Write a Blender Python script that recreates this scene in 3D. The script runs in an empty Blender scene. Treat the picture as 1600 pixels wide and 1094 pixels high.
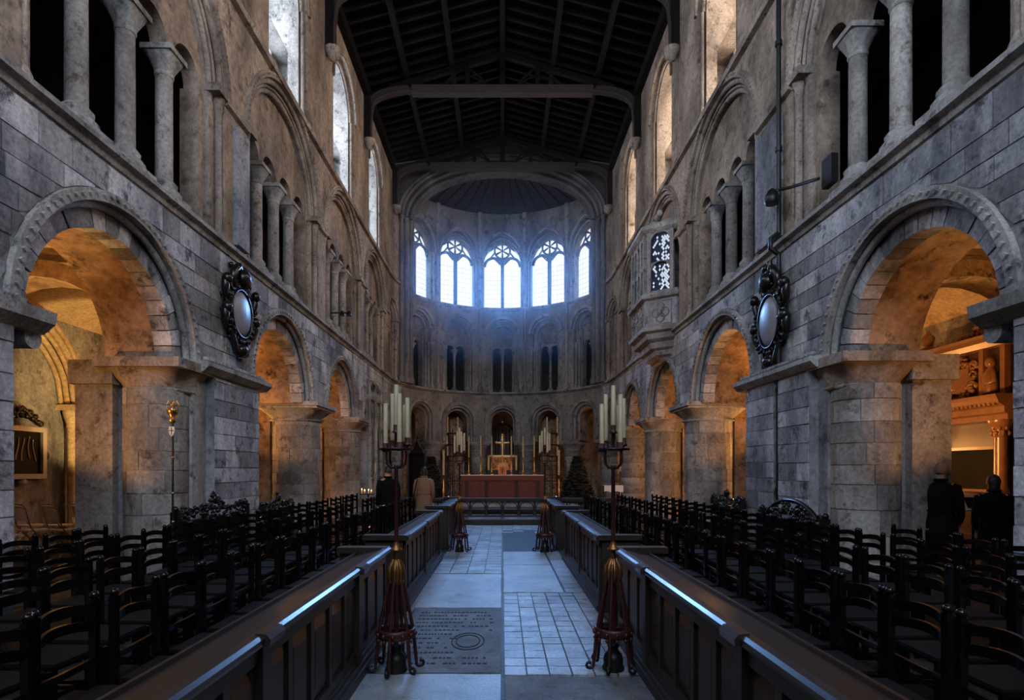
import bpy, math, random
from mathutils import Vector, Matrix
from math import sin, cos, pi, sqrt, radians

random.seed(7)
SC = bpy.context.scene
COL = SC.collection

# ------------------------------------------------------------------ camera, sky, lights, exposure
cam_d = bpy.data.cameras.new('camera')
cam_d.sensor_width = 36.0
cam_d.lens = 36.0 * 900 / 1600
cam_d.shift_x = 15 / 1600
cam_d.shift_y = (733 - 547) / 1600
cam_d.clip_start = 0.05
cam = bpy.data.objects.new('camera', cam_d)
cam.location = (0, 0, 1.6)
cam.rotation_euler = (pi / 2, 0, 0)
COL.objects.link(cam)
SC.camera = cam
SC.view_settings.view_transform = 'Standard'
SC.view_settings.look = 'None'
SC.view_settings.exposure = 0.22
SC.view_settings.gamma = 1.0
SC.view_settings.use_curve_mapping = False
SC.cycles.use_denoising = True
SC.cycles.max_bounces = 6
SC.cycles.diffuse_bounces = 3
SC.cycles.glossy_bounces = 3
SC.cycles.transmission_bounces = 3
SC.cycles.transparent_max_bounces = 8
SC.cycles.sample_clamp_indirect = 3.0

world = bpy.data.worlds.new('sky')
SC.world = world
world.use_nodes = True
wn = world.node_tree.nodes
wn['Background'].inputs[0].default_value = (0.55, 0.72, 1.0, 1)
wn['Background'].inputs[1].default_value = 1.0

def lamp(name, kind, loc, energy, col, target=None, size=None, size_y=None, angle=None, blend=0.5):
    d = bpy.data.lights.new(name, kind)
    d.energy = energy
    d.color = col
    if kind == 'AREA':
        d.shape = 'RECTANGLE'
        d.size = size
        d.size_y = size_y or size
    elif kind == 'SUN':
        d.angle = angle
    elif kind == 'SPOT':
        d.spot_size = angle
        d.spot_blend = blend
        d.shadow_soft_size = size or 0.05
    else:
        d.shadow_soft_size = size or 0.05
    o = bpy.data.objects.new(name, d)
    o.location = loc
    if target is not None:
        v = Vector(target) - Vector(loc)
        o.rotation_euler = v.to_track_quat('-Z', 'Y').to_euler()
    COL.objects.link(o)
    return o

BLUE = (0.24, 0.49, 1.0)
COOL = (0.58, 0.76, 1.0)
WARM = (1.0, 0.43, 0.12)
YEL = (1.0, 0.60, 0.20)
# daylight of the sky behind the east windows, falling through them into the choir
sun = lamp('east_sky_light', 'SUN', (0, 45, 30), 60.0, BLUE, target=(0, 45 - 10, 30 - 4.6), angle=radians(44))
# daylight of the crossing windows, high above and behind the visitor (just inside their glass)
lamp('crossing_window_light', 'AREA', (0, -5.4, 11.2), 330, COOL, target=(0, 9, 4.5), size=7.0, size_y=5.0)
lamp('crossing_window_light', 'AREA', (-4.5, -1.5, 12.0), 200, COOL, target=(4.8, 6, 5), size=3.0, size_y=3.5)
lamp('crossing_window_light', 'AREA', (4.5, -1.5, 12.0), 200, COOL, target=(-4.8, 6, 5), size=3.0, size_y=3.5)
# lamps in the aisles and the ambulatory
SPOTS = [
    (-6.62, 10.6, 1.95, -9.5, 13.7, 3.7, 520, YEL, 62),
    (-7.2, 9.9, 2.3, -7.9, 8.0, 5.2, 210, YEL, 100),
    (-7.3, 4.9, 1.8, -5.3, 7.6, 4.5, 390, WARM, 95),
    (-6.8, 10.9, 2.0, -5.3, 13.3, 4.4, 260, WARM, 95),
    (6.60, 10.0, 2.2, 9.4, 11.6, 2.9, 300, WARM, 80),
    (7.2, 9.6, 2.4, 7.6, 7.6, 5.2, 90, YEL, 90),
    (7.3, 4.9, 1.8, 5.3, 7.4, 4.4, 230, WARM, 95),
    (6.8, 10.9, 2.0, 5.3, 13.3, 4.4, 330, WARM, 95),
]
for (x, y, z, a, b, c, e, colr, ang) in SPOTS:
    lamp('aisle_spotlight', 'SPOT', (x, y, z), e, colr, target=(a, b, c), size=0.08, angle=radians(ang), blend=0.25)
for (x, y, z, e) in [(-7.0, 14.9, 2.4, 95), (7.0, 14.9, 2.0, 170), (-7.0, 19.6, 2.3, 90), (7.0, 19.8, 2.0, 170), (-6.9, 16.2, 2.2, 60), (6.9, 16.2, 2.2, 90),
                     (6.8, 27.4, 2.2, 90), (-7.4, 27.0, 2.2, 22), (0.0, 31.6, 1.6, 14)]:
    lamp('aisle_lamp', 'POINT', (x, y, z), e, WARM, size=0.12)

# ------------------------------------------------------------------ mesh helpers
class MB:
    def __init__(self):
        self.v = []; self.f = []; self.s = []
    def add(self, verts, faces, smooth=False):
        n = len(self.v)
        self.v.extend([tuple(p) for p in verts])
        for q in faces:
            self.f.append(tuple(i + n for i in q)); self.s.append(smooth)
        return self
    def bx(self, x0, x1, y0, y1, z0, z1):
        return self.add([(x0,y0,z0),(x1,y0,z0),(x1,y1,z0),(x0,y1,z0),(x0,y0,z1),(x1,y0,z1),(x1,y1,z1),(x0,y1,z1)],
                 [(0,3,2,1),(4,5,6,7),(0,1,5,4),(1,2,6,5),(2,3,7,6),(3,0,4,7)])
    def box(self, c, s, rz=0.0, rx=0.0, ry=0.0):
        M = Matrix.Rotation(rz,3,'Z') @ Matrix.Rotation(ry,3,'Y') @ Matrix.Rotation(rx,3,'X')
        vs = []
        for dx,dy,dz in [(-1,-1,-1),(1,-1,-1),(1,1,-1),(-1,1,-1),(-1,-1,1),(1,-1,1),(1,1,1),(-1,1,1)]:
            vs.append(Vector(c) + M @ Vector((dx*s[0]/2, dy*s[1]/2, dz*s[2]/2)))
        return self.add(vs, [(0,3,2,1),(4,5,6,7),(0,1,5,4),(1,2,6,5),(2,3,7,6),(3,0,4,7)])
    def lathe(self, prof, c=(0,0,0), n=16, caps=True, a0=0.0, a1=2*pi):
        full = abs(a1 - a0 - 2*pi) < 1e-6
        m = n if full else n + 1
        vs = []
        for r, z in prof:
            for k in range(m):
                a = a0 + (a1 - a0) * k / n
                vs.append((c[0] + r*cos(a), c[1] + r*sin(a), c[2] + z))
        fs = []
        for i in range(len(prof) - 1):
            for k in range(n):
                k2 = (k + 1) % m
                fs.append((i*m+k, i*m+k2, (i+1)*m+k2, (i+1)*m+k))
        self.add(vs, fs, True)
        if caps and full:
            self.add([vs[k] for k in range(m)], [tuple(range(m-1,-1,-1))])
            b = (len(prof)-1)*m
            self.add([vs[b+k] for k in range(m)], [tuple(range(m))])
        return self
    def tube(self, pts, r, n=8, closed=False, caps=True):
        pts = [Vector(p) for p in pts]
        L = len(pts)
        rr = r if isinstance(r, (list, tuple)) else [r]*L
        vs = []; up = None
        for i, p in enumerate(pts):
            if closed: d = pts[(i+1)%L] - pts[i-1]
            else: d = pts[min(i+1,L-1)] - pts[max(i-1,0)]
            if d.length < 1e-9: d = Vector((0,0,1))
            d.normalize()
            if up is None:
                up = Vector((0,0,1)) if abs(d.z) < 0.9 else Vector((1,0,0))
            a = d.cross(up)
            if a.length < 1e-6: a = d.orthogonal()
            a.normalize(); b = a.cross(d).normalized(); up = b
            for k in range(n):
                t = 2*pi*(k+.5)/n
                vs.append(p + (a*cos(t) + b*sin(t))*rr[i])
        fs = []
        for i in range(L if closed else L-1):
            j = (i+1) % L
            for k in range(n):
                k2 = (k+1) % n
                fs.append((i*n+k, i*n+k2, j*n+k2, j*n+k))
        self.add(vs, fs, n > 4)
        if caps and not closed:
            self.add(vs[:n], [tuple(range(n-1,-1,-1))]); self.add(vs[-n:], [tuple(range(n))])
        return self
    def cyl(self, p0, p1, r0, r1=None, n=12):
        return self.tube([p0, p1], [r0, r0 if r1 is None else r1], n)
    def ball(self, c, r, nu=10, nv=6):
        if not isinstance(r, (list, tuple)): r = (r, r, r)
        vs = [(c[0],c[1],c[2]-r[2])]
        for j in range(1, nv):
            a = -pi/2 + pi*j/nv
            for k in range(nu):
                t = 2*pi*k/nu
                vs.append((c[0]+r[0]*cos(a)*cos(t), c[1]+r[1]*cos(a)*sin(t), c[2]+r[2]*sin(a)))
        vs.append((c[0],c[1],c[2]+r[2]))
        fs = [(0, 1+(k+1)%nu, 1+k) for k in range(nu)]
        for j in range(nv-2):
            for k in range(nu):
                k2=(k+1)%nu
                fs.append((1+j*nu+k, 1+j*nu+k2, 1+(j+1)*nu+k2, 1+(j+1)*nu+k))
        e = len(vs)-1; b = 1+(nv-2)*nu
        fs += [(b+k, b+(k+1)%nu, e) for k in range(nu)]
        return self.add(vs, fs, True)
    def loft(self, rings, smooth=True, caps=True):
        n = len(rings[0]); vs = [p for r in rings for p in r]; fs = []
        for i in range(len(rings)-1):
            for k in range(n):
                k2=(k+1)%n
                fs.append((i*n+k, i*n+k2, (i+1)*n+k2, (i+1)*n+k))
        self.add(vs, fs, smooth)
        if caps:
            self.add(rings[0], [tuple(range(n-1,-1,-1))]); self.add(rings[-1], [tuple(range(n))])
        return self
    def prism(self, poly, f0, f1):
        n = len(poly)
        a = [f0(*p) for p in poly]; b = [f1(*p) for p in poly]
        self.add(a, [tuple(range(n))]); self.add(b, [tuple(range(n-1,-1,-1))])
        for k in range(n):
            k2=(k+1)%n
            self.add([a[k],a[k2],b[k2],b[k]], [(0,1,2,3)])
        return self
    def build(self, name, mat, parent=None, label=None, cat=None, group=None, kind=None, world=False, loc=None):
        me = bpy.data.meshes.new(name)
        v = self.v
        if world and parent is not None:
            q = parent
            off = Vector((0,0,0))
            while q is not None:
                off += q.location; q = q.parent
            v = [(p[0]-off.x, p[1]-off.y, p[2]-off.z) for p in v]
        me.from_pydata(v, [], self.f)
        me.polygons.foreach_set('use_smooth', self.s)
        me.materials.append(mat)
        me.update()
        o = bpy.data.objects.new(name, me)
        COL.objects.link(o)
        if parent is not None: o.parent = parent
        if loc is not None: o.location = loc
        if label: o['label'] = label
        if cat: o['category'] = cat
        if group: o['group'] = group
        if kind: o['kind'] = kind
        return o

def thing(name, label=None, cat=None, loc=(0,0,0), rz=0.0, group=None, kind=None):
    o = bpy.data.objects.new(name, None)
    o.empty_display_size = 0.1
    COL.objects.link(o); o.location = loc; o.rotation_euler = (0,0,rz)
    if label: o['label'] = label
    if cat: o['category'] = cat
    if group: o['group'] = group
    if kind: o['kind'] = kind
    return o

def dup(root, loc, rz, label=None, group=None):
    r = root.copy(); COL.objects.link(r); r.location = loc; r.rotation_euler = (0,0,rz)
    if label: r['label'] = label
    if group: r['group'] = group
    for ch in list(KIDS.get(root.name, [])):
        c = ch.copy(); COL.objects.link(c); c.parent = r
        for g in list(KIDS.get(ch.name, [])):
            d = g.copy(); COL.objects.link(d); d.parent = c
    return r
KIDS = {}
def index_kids(root):
    KIDS[root.name] = [o for o in COL.objects if o.parent == root]
    for c in KIDS[root.name]:
        KIDS[c.name] = [o for o in COL.objects if o.parent == c]

ORD = ['first','second','third','fourth','fifth','sixth','seventh','eighth','ninth','tenth','eleventh','twelfth','thirteenth',
       'fourteenth','fifteenth','sixteenth','seventeenth','eighteenth','nineteenth','twentieth']
def ordinal(k):
    if k < 20: return ORD[k]
    t = ['twenty','thirty','forty'][(k+1)//10 - 2]
    u = (k+1) % 10
    return (t[:-1] + 'ieth') if u == 0 else t + '-' + ORD[u-1]

# ------------------------------------------------------------------ materials
def newmat(name):
    m = bpy.data.materials.new(name); m.use_nodes = True
    nt = m.node_tree
    b = nt.nodes['Principled BSDF']
    return m, nt, b

def stone(name, ca, cb, cc=None, scale=1.0, rough=0.85, bump=0.35, rnd=0.25, fine=14.0, spec=0.3, streak=True, dist=0.03):
    """mottled masonry: large stains, fine grain, each separate stone with a tone of its own"""
    m, nt, b = newmat(name); N = nt.nodes; L = nt.links
    tc = N.new('ShaderNodeTexCoord')
    geo = N.new('ShaderNodeNewGeometry')
    n1 = N.new('ShaderNodeTexNoise'); n1.inputs['Scale'].default_value = 0.9*scale; n1.inputs['Detail'].default_value = 5; n1.inputs['Roughness'].default_value = .65
    mp = N.new('ShaderNodeMapping'); mp.inputs['Scale'].default_value = (1,1,0.45 if streak else 1)
    L.new(geo.outputs['Position'], mp.inputs[0]); L.new(mp.outputs[0], n1.inputs[0])
    r1 = N.new('ShaderNodeValToRGB'); r1.color_ramp.elements[0].position=.36; r1.color_ramp.elements[1].position=.64
    r1.color_ramp.elements[0].color=(*ca,1); r1.color_ramp.elements[1].color=(*cb,1)
    L.new(n1.outputs[0], r1.inputs[0])
    n2 = N.new('ShaderNodeTexNoise'); n2.inputs['Scale'].default_value = fine*scale; n2.inputs['Detail'].default_value=4; n2.inputs['Roughness'].default_value=.7
    L.new(geo.outputs['Position'], n2.inputs[0])
    r2 = N.new('ShaderNodeMapRange'); r2.inputs[1].default_value=.3; r2.inputs[2].default_value=.7; r2.inputs[3].default_value=.62; r2.inputs[4].default_value=1.25
    L.new(n2.outputs[0], r2.inputs[0])
    oi = N.new('ShaderNodeObjectInfo')
    r3 = N.new('ShaderNodeMapRange'); r3.inputs[3].default_value=1-rnd; r3.inputs[4].default_value=1+rnd
    L.new(oi.outputs['Random'], r3.inputs[0])
    mul = N.new('ShaderNodeMath'); mul.operation='MULTIPLY'
    L.new(r2.outputs[0], mul.inputs[0]); L.new(r3.outputs[0], mul.inputs[1])
    mx = N.new('ShaderNodeVectorMath'); mx.operation='SCALE'
    last = r1.outputs[0]
    if cc:
        n4 = N.new('ShaderNodeTexNoise'); n4.inputs['Scale'].default_value=2.6*scale; n4.inputs['Detail'].default_value=6; n4.inputs['Roughness'].default_value=.75
        L.new(geo.outputs['Position'], n4.inputs[0])
        r4 = N.new('ShaderNodeMapRange'); r4.inputs[1].default_value=.54; r4.inputs[2].default_value=.66
        L.new(n4.outputs[0], r4.inputs[0])
        mm = N.new('ShaderNodeMix'); mm.data_type='RGBA'; mm.inputs[7].default_value=(*cc,1)
        L.new(r4.outputs[0], mm.inputs[0]); L.new(last, mm.inputs[6]); last = mm.outputs[2]
    L.new(last, mx.inputs[0]); L.new(mul.outputs[0], mx.inputs['Scale'])
    L.new(mx.outputs[0], b.inputs['Base Color'])
    bp = N.new('ShaderNodeBump'); bp.inputs['Strength'].default_value=bump; bp.inputs['Distance'].default_value=dist
    L.new(n2.outputs[0], bp.inputs['Height']); L.new(bp.outputs[0], b.inputs['Normal'])
    b.inputs['Roughness'].default_value=rough
    b.inputs['Specular IOR Level'].default_value=spec
    return m

def simple(name, col, rough=0.5, metal=0.0, spec=0.5, var=0.0, scale=8.0, bump=0.0, coat=0.0, rnd=0.0, stretch=(1,1,1)):
    m, nt, b = newmat(name); N = nt.nodes; L = nt.links
    b.inputs['Roughness'].default_value=rough; b.inputs['Metallic'].default_value=metal
    b.inputs['Specular IOR Level'].default_value=spec; b.inputs['Coat Weight'].default_value=coat
    b.inputs['Coat Roughness'].default_value=.15
    tc = N.new('ShaderNodeTexCoord'); mp = N.new('ShaderNodeMapping'); mp.inputs['Scale'].default_value=stretch
    L.new(tc.outputs['Object'], mp.inputs[0])
    n = N.new('ShaderNodeTexNoise'); n.inputs['Scale'].default_value=scale; n.inputs['Detail'].default_value=3
    L.new(mp.outputs[0], n.inputs[0])
    r = N.new('ShaderNodeMapRange'); r.inputs[3].default_value=1-var; r.inputs[4].default_value=1+var
    L.new(n.outputs[0], r.inputs[0])
    last = r.outputs[0]
    if rnd:
        oi = N.new('ShaderNodeObjectInfo'); r3 = N.new('ShaderNodeMapRange'); r3.inputs[3].default_value=1-rnd; r3.inputs[4].default_value=1+rnd
        L.new(oi.outputs['Random'], r3.inputs[0])
        mu = N.new('ShaderNodeMath'); mu.operation='MULTIPLY'; L.new(last, mu.inputs[0]); L.new(r3.outputs[0], mu.inputs[1]); last = mu.outputs[0]
    mx = N.new('ShaderNodeVectorMath'); mx.operation='SCALE'; mx.inputs[0].default_value=col
    L.new(last, mx.inputs['Scale']); L.new(mx.outputs[0], b.inputs['Base Color'])
    if bump:
        bp = N.new('ShaderNodeBump'); bp.inputs['Strength'].default_value=bump; bp.inputs['Distance'].default_value=.01
        L.new(n.outputs[0], bp.inputs['Height']); L.new(bp.outputs[0], b.inputs['Normal'])
    return m

def emit(name, col, strength):
    m, nt, b = newmat(name)
    b.inputs['Base Color'].default_value=(0,0,0,1); b.inputs['Emission Color'].default_value=(*col,1)
    b.inputs['Emission Strength'].default_value=strength; b.inputs['Roughness'].default_value=.4
    return m

def lit_glass(name, col, strength, trans, cell=(9.0, 13.0)):
    """obscured leaded glass with the day behind it: mostly scatters the daylight, lets some through"""
    m, nt, b = newmat(name); N = nt.nodes; L = nt.links
    e = N.new('ShaderNodeEmission'); t = N.new('ShaderNodeBsdfTransparent'); mx = N.new('ShaderNodeMixShader')
    n = N.new('ShaderNodeTexNoise'); n.inputs['Scale'].default_value=3.0
    geo = N.new('ShaderNodeNewGeometry'); L.new(geo.outputs['Position'], n.inputs[0])
    r = N.new('ShaderNodeMapRange'); r.inputs[3].default_value=strength*.8; r.inputs[4].default_value=strength*1.15
    L.new(n.outputs[0], r.inputs[0]); L.new(r.outputs[0], e.inputs[1])
    e.inputs[0].default_value=(*col,1); t.inputs[0].default_value=(.85,.93,1,1); mx.inputs[0].default_value=trans
    L.new(e.outputs[0], mx.inputs[1]); L.new(t.outputs[0], mx.inputs[2])
    L.new(mx.outputs[0], N['Material Output'].inputs[0])
    return m

M = {}
M['wall'] = stone('grey_limestone', (.09,.095,.11), (.37,.375,.40), cc=(.055,.055,.065), rnd=.0)
M['ashlar'] = stone('grey_ashlar', (.12,.125,.145), (.45,.455,.48), cc=(.06,.06,.07), rnd=.42, scale=1.3)
M['upper'] = stone('brown_render', (.14,.11,.09), (.42,.335,.27), cc=(.10,.07,.06), rnd=.0, fine=9, bump=.5, dist=.05)
M['apse'] = stone('apse_stone', (.15,.135,.125), (.36,.325,.30), cc=(.09,.08,.08), rnd=.1)
M['mould'] = stone('moulded_stone', (.17,.165,.16), (.42,.41,.40), cc=(.07,.07,.075), rnd=.1, bump=.3, scale=1.6)
M['mould_warm'] = stone('warm_moulded_stone', (.16,.13,.11), (.40,.34,.29), cc=(.08,.065,.055), rnd=.1, scale=1.6)
M['soffit'] = stone('stained_plaster', (.14,.09,.055), (.50,.35,.23), cc=(.035,.022,.016), rnd=.0, fine=7, bump=.5, streak=False)
M['vault'] = stone('vault_plaster', (.42,.32,.2), (.6,.48,.33), rnd=.0, bump=.25, streak=False)
M['column'] = stone('column_stone', (.15,.14,.135), (.37,.35,.33), cc=(.09,.07,.06), rnd=.30, scale=1.4)
M['shadow_stone'] = stone('shadow_toned_stone', (.05,.045,.045), (.10,.09,.085), rnd=.0)  # shade of the dark gallery put into the stone's colour
M['arch_stone'] = stone('chancel_arch_stone', (.08,.08,.085), (.20,.19,.19), rnd=.1, scale=1.6)
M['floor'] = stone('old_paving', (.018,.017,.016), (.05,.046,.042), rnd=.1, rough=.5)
M['tile'] = stone('floor_tile', (.16,.165,.18), (.33,.34,.37), cc=(.10,.10,.11), rnd=.28, rough=.40, scale=2.2, streak=False, spec=.6, bump=.25, dist=.012)
M['slab'] = stone('ledger_stone', (.20,.215,.24), (.34,.36,.40), cc=(.15,.16,.18), rnd=.12, rough=.42, scale=1.6, streak=False, spec=.6, fine=30, bump=.2, dist=.01)
M['slab_dark'] = stone('dark_ledger_stone', (.075,.08,.09), (.17,.18,.20), cc=(.05,.05,.06), rnd=.1, rough=.5, scale=2.4, streak=False, fine=24, bump=.6, dist=.02)
M['slab_cut'] = simple('incised_letters', (.035,.037,.042), rough=.7, spec=.2)
M['slab_black'] = simple('black_ledger', (.022,.022,.03), rough=.62, spec=.3, var=.3)
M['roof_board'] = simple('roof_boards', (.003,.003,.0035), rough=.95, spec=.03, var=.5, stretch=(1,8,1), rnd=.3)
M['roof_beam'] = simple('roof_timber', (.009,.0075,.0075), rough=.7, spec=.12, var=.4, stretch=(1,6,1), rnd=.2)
M['tie'] = simple('pale_tie_beam', (.04,.031,.03), rough=.6, spec=.2, var=.4, stretch=(6,1,1))
M['apse_board'] = simple('apse_ceiling_boards', (.045,.035,.05), rough=.7, var=.4)
M['chair'] = simple('black_stained_wood', (.004,.0035,.0035), rough=.17, var=.4, spec=.3, rnd=.3)
M['seat'] = simple('rush_seat', (.007,.005,.004), rough=.6, spec=.15, var=.4, scale=40, bump=.3, rnd=.2)
M['desk'] = simple('dark_oak', (.018,.0105,.0065), rough=.45, var=.5, scale=5, stretch=(6,6,.7), rnd=.15)
M['desk_cap'] = simple('polished_oak', (.02,.014,.011), rough=.33, var=.5, scale=5, stretch=(6,.7,6), coat=.3)
M['rest'] = simple('worn_oak_rest', (.022,.014,.010), rough=.42, var=.5, spec=.35, scale=5, stretch=(6,.7,6))
M['iron_red'] = simple('dark_red_iron', (.04,.009,.008), rough=.4, metal=.2, var=.3)
M['iron'] = simple('black_iron', (.012,.012,.013), rough=.4, metal=.5)
M['gold'] = simple('gilded_metal', (.55,.33,.12), rough=.32, metal=1.0, var=.2)
M['wax'] = simple('cream_wax', (.36,.30,.19), rough=.5, var=.12)
M['wick'] = simple('wick', (.02,.02,.02), rough=.9)
M['bronze'] = simple('aged_gilding', (.22,.11,.04), rough=.4, metal=.9, var=.3)
M['flame'] = emit('candle_flame', (1,.45,.13), 9)
M['black_marble'] = simple('black_carving', (.007,.006,.006), rough=.28, var=.4, spec=.4)
M['grey_marble'] = simple('grey_marble', (.20,.20,.23), rough=.35, var=.2)
M['red_cloth'] = simple('red_damask', (.13,.04,.032), rough=.8, var=.45, scale=22)
M['dark_cloth'] = simple('dark_braid', (.035,.01,.01), rough=.7)
M['white_cloth'] = simple('white_linen', (.62,.6,.6), rough=.8)
M['fir'] = simple('fir_needles', (.010,.017,.011), rough=.8, var=.6, scale=30)
M['bark'] = simple('bark', (.04,.028,.02), rough=.9, var=.3)
M['coat_tan'] = simple('tan_coat', (.22,.115,.062), rough=.8, var=.2)
M['coat_black'] = simple('black_coat', (.004,.004,.005), rough=.9, spec=.1, var=.2)
M['coat_brown'] = simple('dark_brown_coat', (.007,.006,.006), rough=.9, spec=.1, var=.2)
M['skin'] = simple('skin', (.42,.24,.17), rough=.55)
M['hair_dark'] = simple('dark_hair', (.012,.009,.008), rough=.6, var=.5, scale=60)
M['hair_grey'] = simple('brown_grey_hair', (.16,.10,.07), rough=.7, var=.5, scale=60)
M['trousers'] = simple('dark_trousers', (.012,.012,.016), rough=.8)
M['grey_plastic'] = simple('grey_plastic', (.50,.49,.47), rough=.45)
M['steel'] = simple('grey_tube', (.28,.27,.26), rough=.35, metal=.7)
M['alabaster'] = simple('stained_alabaster', (.20,.10,.05), rough=.28, var=.5, scale=5, spec=.5)
M['alabaster_dark'] = simple('dark_alabaster', (.05,.022,.012), rough=.35, var=.5, scale=5)
M['panel_black'] = simple('black_slate', (.006,.006,.006), rough=.6, spec=.08)
M['lead'] = simple('window_lead', (.02,.02,.024), rough=.6)
M['tracery'] = stone('tracery_stone', (.07,.08,.10), (.16,.18,.21), rnd=.1)
M['glass_east'] = lit_glass('east_glass', (1.0,.965,.83), 1.0, .3)
M['glass_left'] = lit_glass('cool_clerestory_glass', (.80,.88,1.0), 15.0, .1)
M['glass_right'] = lit_glass('warm_clerestory_glass', (1.0,.80,.62), 16.0, .1)
M['glass_oriel'] = simple('leaded_oriel_glass', (.02,.035,.08), rough=.45, var=.9, scale=14, spec=.15)
M['glass_oriel_lit'] = emit('daylit_quarry', (.75,.85,1.0), .75)
M['paper'] = simple('printed_card', (.55,.45,.35), rough=.6)
M['gilt_panel'] = simple('gilt_red_painting', (.6,.18,.07), rough=.45, var=.6, scale=16)

# ------------------------------------------------------------------ the wall line: straight sides, round east end
R = 4.8; S0 = 24.6; SM = S0 + R*pi/2
def P(side, s, z, t):
    if s <= S0: return (side*(R+t), s, z)
    a = (s-S0)/R
    return (side*(R+t)*cos(a), S0+(R+t)*sin(a), z)

def openz(op, s):
    c, r, zs, kz = op[:4]
    d = abs(s-c)
    if d > r: return None
    if len(op) > 4:                      # pointed head
        Rp = op[4]*r
        return zs + kz*sqrt(max(0, Rp*Rp-(d+Rp-r)**2))
    return zs + kz*sqrt(max(0, r*r-d*d))

def field_wall(mb, side, s0, s1, ztop, zb, ops, t0, t1, smooth=False, step=.5, na=20, back=True, bottom=True):
    """a wall slab between depths t0 and t1 with arched openings cut through it (front, back, soffits)"""
    zbf = zb if callable(zb) else (lambda s: zb)
    cuts = []
    for op in ops:
        a, b = op[0]-op[1], op[0]+op[1]
        if b > s0 and a < s1: cuts.append((max(a,s0), min(b,s1), op))
    cuts.sort(key=lambda q: q[0])
    segs = []; cur = s0
    for a, b, op in cuts:
        if a > cur+1e-4: segs.append((cur, a, None))
        segs.append((a, b, op)); cur = b
    if cur < s1-1e-4: segs.append((cur, s1, None))
    for a, b, op in segs:
        if op is None:
            n = max(1, int((b-a)/step+.5)) if (b > S0) else 1
            ss = [a+(b-a)*i/n for i in range(n+1)]; lo = [zbf((a+b)/2)]*(n+1)
        else:
            c, r = op[0], op[1]
            ss = [c - r*cos(pi*i/na) for i in range(na+1)]
            ss = [min(max(x, a), b) for x in ss]
            lo = [openz(op, min(max(x, c-r+1e-9), c+r-1e-9)) for x in ss]
        for i in range(len(ss)-1):
            x0, x1, l0, l1 = ss[i], ss[i+1], lo[i], lo[i+1]
            if x1-x0 < 1e-6: continue
            q = [P(side,x0,l0,t0),P(side,x1,l1,t0),P(side,x1,ztop,t0),P(side,x0,ztop,t0),
                 P(side,x0,l0,t1),P(side,x1,l1,t1),P(side,x1,ztop,t1),P(side,x0,ztop,t1)]
            fs = [(0,1,2,3)]
            if back: fs.append((7,6,5,4))
            if op is not None or bottom: fs.append((4,5,1,0))
            fs.append((3,2,6,7))
            mb.add(q, fs)
        if op is not None:                # jambs below the springing
            for x, z in ((ss[0], lo[0]), (ss[-1], lo[-1])):
                zz = zbf(x-1e-3 if x == ss[0] else x+1e-3)
                if z > zz + 1e-3:
                    mb.add([P(side,x,zz,t0),P(side,x,z,t0),P(side,x,z,t1),P(side,x,zz,t1)], [(0,1,2,3)])
    for x in (s0, s1):
        mb.add([P(side,x,zbf(x),t0),P(side,x,ztop,t0),P(side,x,ztop,t1),P(side,x,zbf(x),t1)], [(0,1,2,3)])

def band(mb, side, s0, s1, prof, step=.4):
    """a moulding of section prof [(t,z)...] run along the wall"""
    n = max(1, int((s1-s0)/step)) if s1 > S0 else 1
    if s0 < S0 < s1: ss = [s0] + [S0+(s1-S0)*i/n for i in range(n+1)]
    else: ss = [s0+(s1-s0)*i/n for i in range(n+1)]
    rings = [[P(side,s,z,t) for t,z in prof] for s in ss]
    mb.loft(rings, smooth=False)

def arcpts(side, c, r, zs, kz, t, n=28, a0=0, a1=pi, pt=None):
    out = []
    for i in range(n+1):
        if pt is None:
            a = a0+(a1-a0)*i/n
            out.append(P(side, c-r*cos(a), zs+kz*r*sin(a), t))
        else:
            d = -r+2*r*i/n; Rp = pt*r
            out.append(P(side, c+d, zs+kz*sqrt(max(0,Rp*Rp-(abs(d)+Rp-r)**2)), t))
    return out

def ring(mb, side, c, r0, r1, zs, kz, t0, t1, n=24, a0=0, a1=pi, legs=0.0):
    """an arch order: band between radii r0 and r1, depths t0..t1, with straight legs below"""
    sec = []
    def row(sa, za, sb, zb):
        sec.append([P(side,sa,za,t0),P(side,sb,zb,t0),P(side,sb,zb,t1),P(side,sa,za,t1)])
    if legs: row(c-r0, zs-legs, c-r1, zs-legs)
    for i in range(n+1):
        a = a0+(a1-a0)*i/n
        row(c-r0*cos(a), zs+kz*r0*sin(a), c-r1*cos(a), zs+kz*r1*sin(a))
    if legs: row(c+r0, zs-legs, c+r1, zs-legs)
    mb.loft(sec, smooth=False)

def voussoirs(parent, side, c, r0, r1, zs, kz, t0, t1, n, mat, gap=.008, name='voussoir', jit=.012):
    for i in range(n):
        a0 = pi*i/n + gap/r0; a1 = pi*(i+1)/n - gap/r0
        mb = MB(); dt = random.uniform(-jit, jit)
        sec = []
        for a in (a0, (a0+a1)/2, a1):
            sec.append([P(side,c-r0*cos(a),zs+kz*r0*sin(a),t0+dt),P(side,c-r1*cos(a),zs+kz*r1*sin(a),t0+dt),
                        P(side,c-r1*cos(a),zs+kz*r1*sin(a),t1),P(side,c-r0*cos(a),zs+kz*r0*sin(a),t1)])
        mb.loft(sec, smooth=False)
        mb.build(name, mat, parent)

def billets(mb, side, c, r, zs, kz, t, n, size=.03):
    for i in range(n):
        a = pi*(i+.5)/n
        da = size/r
        s_, z_ = c-r*cos(a), zs+kz*r*sin(a)
        p = []
        for ds, dz in ((-size,0),(0,-size),(size,0),(0,size)):
            p.append((s_+ds, z_+dz))
        mb.prism(p, lambda s,z: P(side,s,z,t), lambda s,z: P(side,s,z,t+.05))

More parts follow.
